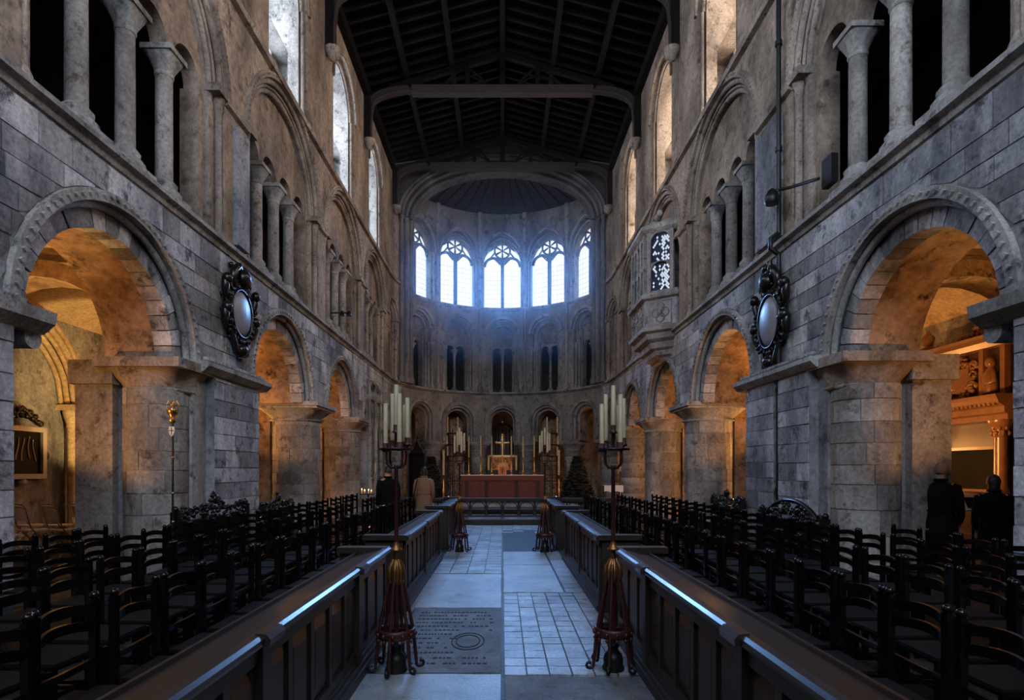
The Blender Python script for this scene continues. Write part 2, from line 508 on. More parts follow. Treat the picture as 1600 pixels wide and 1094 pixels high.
def ashlar(parent, side, s0, s1, z0, z1, low, course, lens, mat, limit=[999], proud=.02, name='stone'):
    """courses of separate blocks, cut to the outline low(s) of the arches below them"""
    z = z0; row = 0
    while z < z1-.06:
        h = min(course*random.uniform(.88,1.12), z1-z)
        if z1-(z+h) < .1: h = z1-z
        s = s0 - random.uniform(0, .25) if row % 2 else s0
        while s < s1-.02:
            l = random.uniform(*lens); a = max(s, s0); b = min(s+l, s1)
            if s1-b < .12: b = s1
            s = b if b == s1 else s+l
            if b-a < .06: continue
            a += .007; b -= .007
            n = 5; ss = [a+(b-a)*i/n for i in range(n+1)]
            za, zb_ = z+.007, z+h-.007
            lo = [max(za, low(x)) for x in ss]
            i = 0
            while i <= n:
                if lo[i] < zb_-.015:
                    j = i
                    while j < n and lo[j+1] < zb_-.015: j += 1
                    if j > i and limit[0] > 0:
                        if all(abs(lo[q]-za) < 1e-6 for q in range(i, j+1)):
                            poly = [(ss[i],za),(ss[j],za),(ss[j],zb_),(ss[i],zb_)]
                        else:
                            poly = [(ss[q],lo[q]) for q in range(i,j+1)] + [(ss[j],zb_),(ss[i],zb_)]
                        t = -random.uniform(.006, proud)
                        MB().prism(poly, lambda x,y: P(side,x,y,t), lambda x,y: P(side,x,y,.03)).build(name, mat, parent)
                        limit[0] -= 1
                    i = j+1
                else: i += 1
        z += h; row += 1

SIDES = {-1: 'left', 1: 'right'}
ARC = {-1: [(7.28,1.33,3.22), (12.7,1.42,3.23), (17.25,1.27,3.28), (21.3,1.15,3.28), (24.92,.60,3.98)],
        1: [(6.95,1.25,3.17), (12.7,1.42,3.23), (17.25,1.27,3.28), (21.3,1.15,3.28), (24.92,.60,3.98)]}
APS = [SM-4.608, SM-2.304, SM, SM+2.304, SM+4.608]
ZIMP = 3.22; ZS1 = 5.5; ZS2 = 9.9; ZTOP = 14.6
APC = [SM-5.87, SM-3.456, SM-1.152, SM+1.152, SM+3.456, SM+5.87]
SEND = 2*SM   # the right side's line runs on round the apse and back along the left

def capital(parent, cx, cy, z0, z1, r, hw, mat, n=32, scal=True, rot=0.0):
    """scalloped cushion capital growing from the round shaft to a square abacus"""
    rings = []
    for i in range(9):
        f = i/8.0; e = f**1.3; rg = []
        for k in range(n):
            a = 2*pi*k/n
            sq = hw/max(abs(cos(a)), abs(sin(a)))
            rr = r*1.02*(1-e) + min(sq, hw*1.28)*e
            if scal: rr *= 1 + .045*sin(f*pi)*cos(8*a)
            x, y = rr*cos(a), rr*sin(a)
            rg.append((cx+x*cos(rot)-y*sin(rot), cy+x*sin(rot)+y*cos(rot), z0+(z1-z0)*f))
        rings.append(rg)
    mb = MB(); mb.loft(rings)
    mb.lathe([(r*1.0,-.05),(r*1.09,-.03),(r*1.09,.0),(r,.02)], c=(cx,cy,z0), n=24)
    return mb.build('capital', mat, parent, world=True)

def big_column(side, s, r, label, blocks=True, t=.58, ztop=2.86, zcap=3.12, hw=.82, course=.29, grp=None, nb=6):
    x, y, _ = P(side, s, 0, t)
    rot = 0 if s < S0 else side*(s-S0)/R
    th = thing('stone_column', label, 'column', (x,y,0), group=grp)
    MB().lathe([(r*1.22,0),(r*1.22,.16),(r*1.14,.2),(r*1.1,.30),(r*1.0,.34)], c=(x,y,0), n=28).build('base', M['column'], th, world=True)
    if blocks:
        MB().lathe([(r-.012,.3),(r-.012,ztop)], c=(x,y,0), n=28, caps=False).build('shaft', M['column'], th, world=True)
    z = .34; row = 0
    while z < ztop-.02:
        h = min(course*random.uniform(.9,1.15), ztop-z)
        if ztop-(z+h) < .12: h = ztop-z
        if blocks:
            off = random.uniform(0, 1)
            for k in range(nb):
                a0 = 2*pi*(k+off)/nb+.012; a1 = 2*pi*(k+1+off)/nb-.012
                m = 4; q = []
                rr = r+random.uniform(-.002,.008)
                for i in range(m+1):
                    a = a0+(a1-a0)*i/m
                    q.append([(x+(rr-.05)*cos(a), y+(rr-.05)*sin(a), z+.007),(x+rr*cos(a), y+rr*sin(a), z+.007),
                              (x+rr*cos(a), y+rr*sin(a), z+h-.007),(x+(rr-.05)*cos(a), y+(rr-.05)*sin(a), z+h-.007)])
                MB().loft(q, smooth=False).build('stone', M['column'], th, world=True)
        else:
            MB().lathe([(r-.012,z),(r,z+.012),(r,z+h-.012),(r-.012,z+h)], c=(x,y,0), n=22, caps=False).build('drum', M['column'], th, world=True)
        z += h; row += 1
    capital(th, x, y, ztop, zcap, r, hw*.93, M['mould'], rot=rot)
    ab = MB()
    for z0, z1, w in ((zcap, zcap+.06, hw*.95), (zcap+.06, zcap+.16, hw)):
        vs = []
        for dz in (z0, z1):
            for dx, dy in ((-w,-w),(w,-w),(w,w),(-w,w)):
                vs.append((x+dx*cos(rot)-dy*sin(rot), y+dx*sin(rot)+dy*cos(rot), dz))
        ab.add(vs, [(0,3,2,1),(4,5,6,7),(0,1,5,4),(1,2,6,5),(2,3,7,6),(3,0,4,7)])
    ab.build('abacus', M['mould'], th, world=True)
    return th

# ------------------------------------------------------------------ floor
fl = thing('floor', kind='structure')
MB().bx(-10.4,10.4,-6.5,40,-.3,-.02).build('floor_bed', M['floor'], fl)
def slab(x0,x1,y0,y1,mat,name='ledger_stone',h=.0, label=None, rag=.012):
    poly = []
    n = 6
    for i in range(n): poly.append((x0+(x1-x0)*i/n, y0+random.uniform(0,rag)))
    for i in range(n): poly.append((x1-random.uniform(0,rag), y0+(y1-y0)*i/n))
    for i in range(n): poly.append((x1-(x1-x0)*i/n, y1-random.uniform(0,rag)))
    for i in range(n): poly.append((x0+random.uniform(0,rag), y1-(y1-y0)*i/n))
    return MB().prism(poly, lambda a,b:(a,b,h), lambda a,b:(a,b,-.05)).build(name, mat, fl, label=label)
slab(-1.08,-.012,1.2,4.50,M['slab'])
slab(-1.0,-.012,4.52,6.62,M['slab_dark'], label='worn dark slab cut with an inscription')
slab(-1.08,-.012,6.65,8.78,M['slab'])
slab(.012,1.08,1.2,4.44,M['slab_dark'])
slab(.012,.80,7.48,9.60,M['slab'])
slab(.012,.80,9.62,11.18,M['slab'])
slab(.012,1.02,11.2,15.15,M['slab_black'], label='long black slab')
# worn lettering cut in rows on the dark slab: tiny shallow strokes
cut = MB()
for row in range(13):
    y = 4.72 + row*.14
    x = -.9
    while x < -.12:
        w = random.uniform(.015,.04)
        if random.random() < .8 and not (-.45 < x < -.15 and 4.95 < y < 5.75):
            cut.bx(x, x+w, y, y+.035, -.001, .0035)
        x += w+.012
for k in range(2):                                # shield and lower ring of the worn coat of arms
    cut.tube([(-.32+(.15-.04*k)*cos(a*pi/10), 5.35+(.26-.07*k)*sin(a*pi/10), .002) for a in range(20)], .006, 5, closed=True)
cut.build('worn_carving', M['slab_cut'], fl, kind='stuff')
tile_meshes = {}
def tiles(x0,x1,y0,y1,dx,dy,jit=.003,stag=0, h=0.0):
    nx = max(1, round((x1-x0)/dx)); ny = max(1, round((y1-y0)/dy))
    dx=(x1-x0)/nx; dy=(y1-y0)/ny
    for j in range(ny):
        for i in range(nx):
            xa = x0+i*dx; ya = y0+j*dy
            g = .0055
            tz = [h+random.uniform(-.004,.003) for _ in range(4)]
            a,b,c,d = xa+g+random.uniform(0,jit), xa+dx-g, ya+g+random.uniform(0,jit), ya+dy-g
            MB().add([(a,c,-.04),(b,c,-.04),(b,d,-.04),(a,d,-.04),(a,c,tz[0]),(b,c,tz[1]),(b,d,tz[2]),(a,d,tz[3])],
                     [(4,5,6,7),(0,1,5,4),(1,2,6,5),(2,3,7,6),(3,0,4,7)]).build('tile', M['tile'], fl)
tiles(.012,1.08,4.48,7.45,.178,.2)
tiles(-1.08,-1.01,4.52,8.78,.09,.3)
tiles(.82,1.08,7.48,11.18,.26,.26)
tiles(-1.08,-.012,8.82,14.4,.268,.30)
# beyond there the tiles are too small to pick apart: one piece
far = MB()
for i in range(8):
    for j in range(7):
        far.bx(-1.08+i*.27+.006,-1.08+(i+1)*.27-.006,14.42+j*.28+.006,14.42+(j+1)*.28-.006,-.04,random.uniform(-.003,.003))
far.build('far_tiles', M['tile'], fl, kind='stuff')
# stone paving under the chairs and in the aisles
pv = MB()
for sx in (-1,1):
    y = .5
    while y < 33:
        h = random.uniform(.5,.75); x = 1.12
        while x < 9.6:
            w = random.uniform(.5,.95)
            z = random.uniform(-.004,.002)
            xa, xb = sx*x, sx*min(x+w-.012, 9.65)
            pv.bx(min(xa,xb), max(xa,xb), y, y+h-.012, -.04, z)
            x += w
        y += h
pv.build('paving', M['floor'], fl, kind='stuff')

# ------------------------------------------------------------------ long walls and the round east end
WL = {}
for side in (-1, 1):
    nm = SIDES[side]
    W = thing('wall_'+nm, kind='structure'); WL[side] = W
    A = ARC[side]; s_end = 26.3
    opsA = [(c, r+.30, zs, 1.0) for c,r,zs in A]; opsB = [(c, r+.02, zs, 1.0) for c,r,zs in A]
    opsA[4] = (24.92, .80, 3.98, 1.0)
    zb = lambda s: 3.22 if s < 24 else 2.98
    mb = MB()
    field_wall(mb, side, -6, s_end, ZS1, zb, opsA, 0, .32)
    mb.build('arcade_wall', M['wall'], W)
    mb = MB(); field_wall(mb, side, -6, s_end, ZS1, zb, opsB, .32, 1.15)
    mb.build('arcade_soffit', M['soffit'], W)
    # piers
    mb = MB()
    c1, r1, _ = A[0]
    lo1, hi1 = c1-r1, c1+r1
    mb.add([], [])
    def blk(m, s0, s1, z0, z1, t0, t1): field_wall(m, side, s0, s1, z1, z0, [], t0, t1)
    blk(mb, -6, lo1-.3, 0, 3.22, 0, .32); blk(mb, -6, lo1-.02, 0, 3.22, .32, 1.15)
    blk(mb, hi1+.3, 11.0, 0, 3.22, 0, .32); blk(mb, hi1+.02, 11.28, 0, 3.22, .32, 1.15)
    mb.build('pier', M['wall'], W)
    mb = MB()
    if side < 0: blk(mb, 9.32, 11.0, 0, 3.2, -.14, 0)
    else:
        blk(mb, 9.9, 11.0, 0, 3.2, -.14, 0); blk(mb, 8.75, 9.72, 0, 3.2, -.14, 0)
    mb.build('pier_buttress', M['wall'], W)
    # responds: half column on each jamb of the great arch, and the corbelled near end
    for s_, sg in ((hi1+.18, -1),):
        x, y, _z = P(side, s_, 0, .47)
        th = thing('half_column', 'stout half-round column on the %s crossing pier inside the big arch' % nm, 'column', (x,y,0))
        MB().lathe([(.56,0),(.56,.15),(.50,.25),(.46,.3)], c=(x,y,0), n=24).build('base', M['column'], th, world=True)
        MB().lathe([(.43,.28),(.43,2.8)], c=(x,y,0), n=24, caps=False).build('shaft', M['column'], th, world=True)
        z = .32
        while z < 2.75:
            h = min(random.uniform(.26,.36), 2.8-z)
            off = random.random()
            for k in range(5):
                a0 = 2*pi*(k+off)/5+.014; a1 = 2*pi*(k+1+off)/5-.014; q = []
                for i in range(5):
                    a = a0+(a1-a0)*i/4; rr = .445
                    q.append([(x+(rr-.04)*cos(a),y+(rr-.04)*sin(a),z+.007),(x+rr*cos(a),y+rr*sin(a),z+.007),(x+rr*cos(a),y+rr*sin(a),z+h-.007),(x+(rr-.04)*cos(a),y+(rr-.04)*sin(a),z+h-.007)])
                MB().loft(q, smooth=False).build('stone', M['column'], th, world=True)
            z += h
        capital(th, x, y+.08, 2.8, 3.08, .45, .54, M['mould_warm'])
        MB().bx(x-.62,x+.62,y-.52,y+.5,3.08,3.22).build('abacus', M['mould_warm'], th, world=True)
    mb = MB()     # flat respond behind the half column, under its own capital
    blk(mb, hi1-.12, hi1+.1, 0, 2.85, .95, 1.5)
    blk(mb, hi1-.2, hi1+.1, 2.85, 3.2, .9, 1.55)
    mb.build('flat_respond', M['column'], W)
    mb = MB()     # corbelled impost at the near end of the arch
    band(mb, side, lo1-.75, lo1+.06, [(-.02,3.0),(-.14,3.1),(-.16,3.22),(.1,3.22),(.1,3.0)])
    field_wall(mb, side, lo1-.35, lo1+.16, 3.22, 3.05, [], .0, 1.0)
    for q in range(2):
        x,y,_ = P(side, lo1-.02, 0, .15+q*.5)
        mb.cyl((x-.12,y,2.95),(x+.12,y,2.95),.11,n=14)
    mb.build('corbel', M['mould'], W)
    # impost strings, string courses
    mb = MB()
    prof = lambda z, d=.15, h=.15: [(.0,z),(-d*.5,z+.02),(-d,z+h*.55),(-d,z+h),(.0,z+h)]
    band(mb, side, hi1+.28, 11.32, [(.06,3.08),(-.18,3.11),(-.27,3.2),(-.27,3.27),(.02,3.3)])
    band(mb, side, -6, lo1-.3, [(.06,3.08),(-.06,3.11),(-.14,3.2),(-.14,3.27),(.02,3.3)])
    mb.build('impost_string', M['mould'], W)
    mb = MB(); band(mb, side, -6, s_end, [(.05,ZS1-.20),(-.03,ZS1-.17),(-.05,ZS1-.10),(-.12,ZS1-.07),(-.12,ZS1-.01),(-.04,ZS1+.06),(.3,ZS1+.07),(.3,ZS1-.1)])
    mb.build('triforium_string', M['mould'], W)
    mb = MB(); band(mb, side, -6, 26.2, [(.05,ZS2-.05),(-.10,ZS2-.02),(-.13,ZS2+.06),(-.02,ZS2+.12),(.1,ZS2+.12)])
    mb.build('clerestory_string', M['mould_warm'], W)
    mb = MB()
    for k in range(26):
        s_ = hi1+.4+k*.1
        if s_ > 11.2: break
        field_wall(mb, side, s_, s_+.05, 3.36, 3.31, [], -.20, -.12)
    mb.build('billet_moulding', M['mould'], W, kind='stuff')
    # arch mouldings
    for i, (c, r, zs) in enumerate(A):
        hood = .42 if i < 4 else .34
        zq = zs
        mb = MB()
        leg = max(0, zs-3.24) if i < 4 else zs-2.98
        ring(mb, side, c, r+hood-.13, r+hood, zq, 1.0, -.07, .02, n=32, legs=leg)
        mb.tube(arcpts(side, c, r+.26, zq, 1.0, .07, 32), .05, 8)
        mb.tube(arcpts(side, c, r+.34, zq, 1.0, -.0, 32), .03, 6)
        mb.build('hood_mould', M['mould'], W)
        if i < 4:
            nb_ = int(pi*(r+hood)/.13)
            mb = MB(); billets(mb, side, c, r+hood-.065, zq, 1.0, -.10, nb_, .03)
            mb.build('billet_moulding', M['mould'], W, kind='stuff')
            voussoirs(W, side, c, r, r+.235, zs, 1.0, .13, .4, [19,19,15,13][i], M['ashlar'])
        else:
            mb = MB(); ring(mb, side, c, r, r+.17, zs, 1.0, .12, .34, n=20, legs=leg); mb.build('arch_order', M['mould'], W)
    # separate blocks: spandrels and piers
    def low(s, A=A):
        z = -9
        for i, (c, r, zs) in enumerate(A):
            d = abs(s-c); rr = r+.425
            if d < rr: z = max(z, zs+sqrt(rr*rr-d*d)+.01)
        return z
    lim = [300]
    ashlar(W, side, 4.4, 14.0, 3.32, ZS1-.2, low, .27, (.42,.8), M['ashlar'], lim)
    lo_ = lambda s: -9
    # buttress faces
    segs = [(9.32,11.0,-.14)] if side < 0 else [(9.9,11.0,-.14),(8.75,9.72,-.14)]
    for (a,b,t_) in segs:
        z = .3; row = 0
        while z < 3.05:
            h = min(random.uniform(.24,.32), 3.08-z); s = a
            cuts = [a] + sorted(random.uniform(a+.25,b-.25) for _ in range(2 if b-a > 1.2 else 1)) + [b]
            if len(cuts) == 4 and cuts[2]-cuts[1] < .25: cuts.pop(2)
            for u, v in zip(cuts, cuts[1:]):
                if lim[0] <= 0: break
                tt = t_-random.uniform(.006,.02)
                MB().prism([(u+.007,z+.007),(v-.007,z+.007),(v-.007,z+h-.007),(u+.007,z+h-.007)],
                           lambda x,y: P(side,x,y,tt), lambda x,y: P(side,x,y,t_+.02)).build('stone', M['ashlar'], W); lim[0]-=1
            z += h
    ashlar(W, side, 4.4, lo1-.3, .3, 3.05, lo_, .28, (.35,.6), M['ashlar'], lim)
    ashlar(W, side, 14.0, 18.6, 3.32, ZS1-.2, low, .27, (.42,.8), M['ashlar'], lim)
    # the blocks past the limit, small in the picture: one joined piece
    rest = MB()
    z = 3.34
    while z < ZS1-.22:
        s = 18.6
        while s < 26.0:
            b = s+random.uniform(.4,.75); b = min(b, 26.1)
            zz = max(z, low(s+.05), low((s+b)/2), low(b-.05))
            if zz < z+.2: rest.prism([(s+.008,zz),(b-.008,zz),(b-.008,z+.25),(s+.008,z+.25)], lambda x,y: P(side,x,y,-.014), lambda x,y: P(side,x,y,.02))
            s = b
        z += .265
    rest.build('far_stones', M['ashlar'], W, kind='stuff')

    # ---- triforium (gallery openings with columns)
    TC = 7.85 if side < 0 else 7.43
    TRI = [(TC,1.8,8.0,.92,.90,3),(12.92,1.8,8.0,.92,.90,3),(17.6,1.7,8.0,.95,.86,3),(21.7,1.4,8.0,.98,.72,3),(24.95,.55,8.2,1.0,.5,1)]
    mb = MB(); field_wall(mb, side, -6, s_end, ZS2, ZS1, [(c,h+(.30 if i<4 else .22),zs,kz) for i,(c,h,zs,kz,p,n) in enumerate(TRI)], 0, .13)
    mb.build('gallery_wall', M['upper'], W)
    mb = MB(); field_wall(mb, side, -6, s_end, ZS2, ZS1, [(c,h+.04,zs,kz) for c,h,zs,kz,p,n in TRI], .13, .27)
    mb.build('gallery_order', M['mould_warm'], W)
    for i,(c,h,zs,kz,p,n) in enumerate(TRI):
        o = .30 if i < 4 else .22
        mb = MB()
        ring(mb, side, c, h+o+.0, h+o+.12, zs, kz, -.06, .02, n=28)
        mb.tube(arcpts(side, c, h+o-.06, zs, kz, .05, 28), .055, 8)
        mb.tube(arcpts(side, c, h+.06, zs, kz, .15, 28), .05, 8)
        mb.tube(arcpts(side, c, h+o-.16, zs, kz, .10, 28), .03, 6)
        mb.build('arch_moulding', M['mould_warm'], W)
        mb = MB()
        if i < 4: billets(mb, side, c, h+o+.06, zs, kz, -.085, int(pi*(h+o)/.13), .022)
        if mb.f: mb.build('billet_moulding', M['mould_warm'], W, kind='stuff')
        # jamb shafts
        for sg in (-1, 1):
            mb = MB()
            for (ds, t_, rr) in ((h+o-.07, .07, .06), (h+.09, .20, .06)):
                x,y,_ = P(side, c+sg*ds, 0, t_)
                mb.lathe([(rr*1.7,ZS1),(rr*1.7,ZS1+.1),(rr,ZS1+.2),(rr,zs-.28),(rr*1.3,zs-.25),(rr*1.15,zs-.2),(rr*2,zs-.03)], c=(x,y,0), n=10)
            field_wall(mb, side, c+sg*(h+.22)-.24, c+sg*(h+.22)+.24, zs+.07, zs-.06, [], -.07, .42)
            mb.build('jamb_shaft', M['mould_warm'], W)
        # tympanum with its small arches
        nsub = n+1
        ops = [(c+(k-(nsub-1)/2)*p, p/2-.085, 7.95 if i<4 else 7.7, 1.0) for k in range(nsub)]
        zb_t = 7.92 if i < 4 else 7.68
        mb = MB()
        tops = []
        # built as a slab cut by the small arches, trimmed by the big arch above through the wall in front
        field_wall(mb, side, c-h-.02, c+h+.02, zs+kz*(h+.1), zb_t, ops, .24, .50)
        mb.build('tympanum', M['upper'], W)
        mb = MB()
        for sg in (-1,1):
            a = c+sg*(h+.2); b = c+sg*(nsub*p/2-.085)
            field_wall(mb, side, min(a,b), max(a,b), zb_t, ZS1, [], .24, .56)
        mb.build('jamb', M['upper'], W)
        # the columns are things of their own
        for k in range(n):
            s_ = c+(k-(n-1)/2)*p
            x,y,_ = P(side, s_, 0, .34)
            pos = ['near','middle','far'][k] if n == 3 else 'single'
            bay = ['nearest','second','third','fourth','last small'][i]
            th = thing('gallery_column', '%s slender column in the %s gallery arch of the %s wall' % (pos, bay, nm), 'column', (x,y,ZS1), group='gallery columns')
            r_ = .125 if i < 3 else .10
            zc = zb_t-.34
            b_ = MB(); b_.bx(x-.27,x+.27,y-.27,y+.27,ZS1-.02,ZS1+.20)
            b_.lathe([(.25,ZS1+.20),(.24,ZS1+.28),(r_*1.4,ZS1+.35),(r_*1.5,ZS1+.41),(r_,ZS1+.48)], c=(x,y,0), n=16)
            b_.build('base', M['mould'], th, world=True)
            MB().lathe([(r_,ZS1+.32),(r_*.96,zc)], c=(x,y,0), n=18).build('shaft', M['column'], th, world=True)
            capital(th, x, y, zc, zb_t-.08, r_, .21, M['mould'], n=32)
            MB().bx(x-.23,x+.23,y-.23,y+.23,zb_t-.08,zb_t).build('abacus', M['mould'], th, world=True)
    # impost string between the gallery arches
    mb = MB()
    edges = [(-6, TRI[0][0]-2.1)] + [(TRI[i][0]+TRI[i][1]+.3, TRI[i+1][0]-TRI[i+1][1]-.3) for i in range(3)]
    for a,b in edges:
        band(mb, side, a, b, [(.02,7.86),(-.07,7.9),(-.09,8.0),(.0,8.04)])
    mb.build('gallery_impost', M['mould_warm'], W)
    # big sunk panels on the piers between gallery arches
    mb = MB()
    for i in range(2):
        a = TRI[i][0]+TRI[i][1]+.62; b = TRI[i+1][0]-TRI[i+1][1]-.40
        if b-a > .25:
            field_wall(mb, side, a, b, 7.7, ZS1+.1, [], -.10, .0)
    mb.build('gallery_pilaster', M['wall'], W)
    # lining of the dark gallery behind
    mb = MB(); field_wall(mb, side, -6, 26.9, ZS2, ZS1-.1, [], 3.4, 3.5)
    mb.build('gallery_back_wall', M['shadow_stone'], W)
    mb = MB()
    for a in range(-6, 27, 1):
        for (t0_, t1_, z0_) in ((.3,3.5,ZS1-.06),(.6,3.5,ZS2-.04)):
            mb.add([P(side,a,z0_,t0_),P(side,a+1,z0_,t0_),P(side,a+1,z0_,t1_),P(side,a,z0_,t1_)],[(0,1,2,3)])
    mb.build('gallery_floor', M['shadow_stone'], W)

    # ---- clerestory
    CL = [(-1.2,1.0),(3.6,1.0),(8.3,1.0),(13.0,1.0),(17.5,1.0),(21.8,.92)]
    zsp = 12.75
    mb = MB(); field_wall(mb, side, -6, 26.2, ZTOP+.3, ZS2, [(c,r+.16,zsp,1.0) for c,r in CL], 0, .16)
    mb.build('clerestory_wall', M['upper'], W)
    mb = MB()
    field_wall(mb, side, -6, 26.2, ZTOP, ZS2, [(c,r,zsp,1.0) for c,r in CL], .16, .42)
    field_wall(mb, side, -6, 26.2, ZTOP, 11.75, [(c,r,zsp,1.0) for c,r in CL], .42, .82)
    field_wall(mb, side, -6, 26.2, 11.75, ZS2, [(c,r+.45,11.74,0.0) for c,r in CL], .42, .82)
    field_wall(mb, side, -6, 26.2, ZTOP, ZS2, [(c,r,zsp,1.0) for c,r in CL], .82, 1.05)
    field_wall(mb, side, -6, 26.2, ZTOP, ZS2, [(c,r-.22,zsp-.1,1.0) for c,r in CL], 1.05, 1.3)
    mb.build('window_reveal', M['mould_warm'] if side > 0 else M['mould'], W)
    for i, (c, r) in enumerate(CL):
        mb = MB()
        ring(mb, side, c, r+.17, r+.27, zsp, 1.0, -.06, .02, n=20)
        mb.tube(arcpts(side, c, r+.07, zsp, 1.0, .12, 20), .045, 8)
        for sg in (-1,1):
            x,y,_ = P(side, c+sg*(r+.08), 0, .09)
            mb.cyl((x,y,ZS2+.1),(x,y,zsp),.045,n=8)
        mb.build('window_shaft', M['mould_warm'], W)
        wn_ = thing('window_%d' % (i+1 + (6 if side>0 else 0)), kind='structure')
        rw = r-.22
        for sg in (-1,1):
            m_ = MB()
            q = [P(side, c+sg*.03, ZS2+.3, 1.16), P(side, c+sg*rw, ZS2+.3, 1.16)]
            pts = [P(side, c+sg*.03, ZS2+.3, 1.16)]
            for k in range(11):
                d = rw*cos(k*pi/20)
                if k == 10: d = .03
                pts.append(P(side, c+sg*d, zsp-.1+rw*sin(k*pi/20), 1.16))
            pts.insert(1, P(side, c+sg*rw, ZS2+.3, 1.16))
            m_.add(pts, [tuple(range(len(pts)))])
            m_.build('pane', M['glass_left'] if side < 0 else M['glass_right'], wn_)
        m_ = MB(); x,y,_ = P(side, c, 0, 1.12)
        m_.bx(x-.05,x+.05,y-.045,y+.045,ZS2+.3,zsp+rw-.1)
        m_.build('mullion', M['tracery'], wn_)
        m_ = MB()
        for k in range(9):
            z = ZS2+.6+k*.34
            m_.bx(x-.012,x+.012,y-rw+.02,y+rw-.02,z-.012,z+.012)
        m_.build('saddle_bars', M['lead'], wn_, kind='stuff')
    mb = MB(); field_wall(mb, side, -6, 26.2, ZS2, ZS2-.3, [], 1.0, 1.6); mb.build('sill', M['upper'], W)

    # ---- aisle: outer wall, vault, transverse ribs
    mb = MB(); field_wall(mb, side, -6, SM+.01, 6.0, 0, [], 4.9, 5.1, step=.8)
    mb.build('aisle_wall', M['wall'], W)
    mb = MB(); sec = []
    ss = [-6+i*1.0 for i in range(31)] + [S0+(SM-S0)*i/12 for i in range(1,13)]
    for s_ in ss:
        sec.append([P(side, s_, 4.66+.62*sin(pi*k/12), 1.1+1.95*(1-cos(pi*k/12))) for k in range(13)])
    nn = 13; vs = [p for r_ in sec for p in r_]; fs = []
    for i in range(len(sec)-1):
        for k in range(nn-1): fs.append((i*nn+k, i*nn+k+1, (i+1)*nn+k+1, (i+1)*nn+k))
    mb.add(vs, fs, True)
    mb.build('aisle_vault', M['vault'], W)
    for s_ in (4.9, 9.9, 15.05, 19.3, 23.4, 27.5, 30.2):
        mb = MB(); sec = []
        for k in range(17):
            a = pi*k/16; row = []
            for (rr, ds) in ((1.9,-.3),(1.62,-.3),(1.62,.3),(1.9,.3)):
                row.append(P(side, s_+ds, 3.2+1.0*rr*sin(a), 3.025-rr*cos(a)))
            sec.append(row)
        mb.loft(sec, smooth=False)
        for a_, b_ in ((1.15,1.45),(4.6,4.9)):
            field_wall(mb, side, s_-.3, s_+.3, 3.2, 0, [], a_, b_)
            field_wall(mb, side, s_-.36, s_+.36, 3.22, 3.02, [], a_-.08, b_+.08)
        mb.build('transverse_arch', M['soffit'], W)

# columns of the arcade
for side in (-1,1):
    nm = SIDES[side]
    big_column(side, 15.05, .60, 'massive round column nearest the carved pier in the %s arcade' % nm, grp='arcade columns')
    big_column(side, 19.33, .58, 'second massive round column of the %s arcade, farther east' % nm, grp='arcade columns', hw=.78)
    big_column(side, 23.38, .56, 'third massive round column of the %s arcade, near the apse' % nm, blocks=False, grp='arcade columns', hw=.78)
apc_lab = ['column at the right mouth of the apse', 'apse column behind the fir tree at the right', 'apse column just right of the altar',
           'apse column just left of the altar', 'apse column behind the fir tree at the left', 'column at the left mouth of the apse']
for s_, lb in zip(APC, apc_lab):
    big_column(1, s_, .40, 'round stone ' + lb, blocks=False, t=.46, ztop=2.55, zcap=2.82, hw=.56, course=.3, grp='apse columns')

# ------------------------------------------------------------------ the apse
AW = thing('wall_apse', kind='structure')
E0, E1 = 26.26, SEND-26.26
ops = [(c,.70,4.02,1.0) for c in APS]
mb = MB(); field_wall(mb, 1, E0, E1, ZS1, 2.98, ops, 0, .2, step=.3); mb.build('arcade_wall', M['apse'], AW)
mb = MB(); field_wall(mb, 1, E0, E1, ZS1, 2.98, [(c,.53,4.02,1.0) for c in APS], .2, .9, step=.3); mb.build('arcade_soffit', M['soffit'], AW)
for c in APS:
    mb = MB(); ring(mb, 1, c, .78, .92, 4.02, 1, -.12, .02, n=24, legs=1.02)
    mb.tube([P(1,c-.70,2.99,.03)]+arcpts(1,c,.70,4.02,1,.03,20)+[P(1,c+.70,2.99,.03)], .05, 8)
    mb.tube([P(1,c-.56,2.99,.2)]+arcpts(1,c,.56,4.02,1,.2,20)+[P(1,c+.56,2.99,.2)], .04, 8)
    mb.build('arch_moulding', M['mould'], AW)
mb = MB(); band(mb, 1, E0-.1, E1+.1, [(.05,ZS1-.18),(-.08,ZS1-.12),(-.16,ZS1-.07),(-.16,ZS1),(.3,ZS1+.05)], step=.3)
mb.build('triforium_string', M['mould'], AW)
mb = MB(); band(mb, 1, E0, E1, [(.05,9.62),(-.06,9.65),(-.13,9.72),(-.13,9.79),(.3,9.84)], step=.3)
mb.build('clerestory_string', M['mould'], AW)
ZA = 8.42
mb = MB(); field_wall(mb, 1, E0, E1, 9.8, ZS1, [(c,.74,ZA,1.0) for c in APS], 0, .22, step=.3); mb.build('gallery_wall', M['apse'], AW)
mb = MB(); field_wall(mb, 1, E0, E1, 9.8, ZS1, [(c,.54,ZA,1.0) for c in APS], .22, .40, step=.3); mb.build('gallery_order', M['mould'], AW)
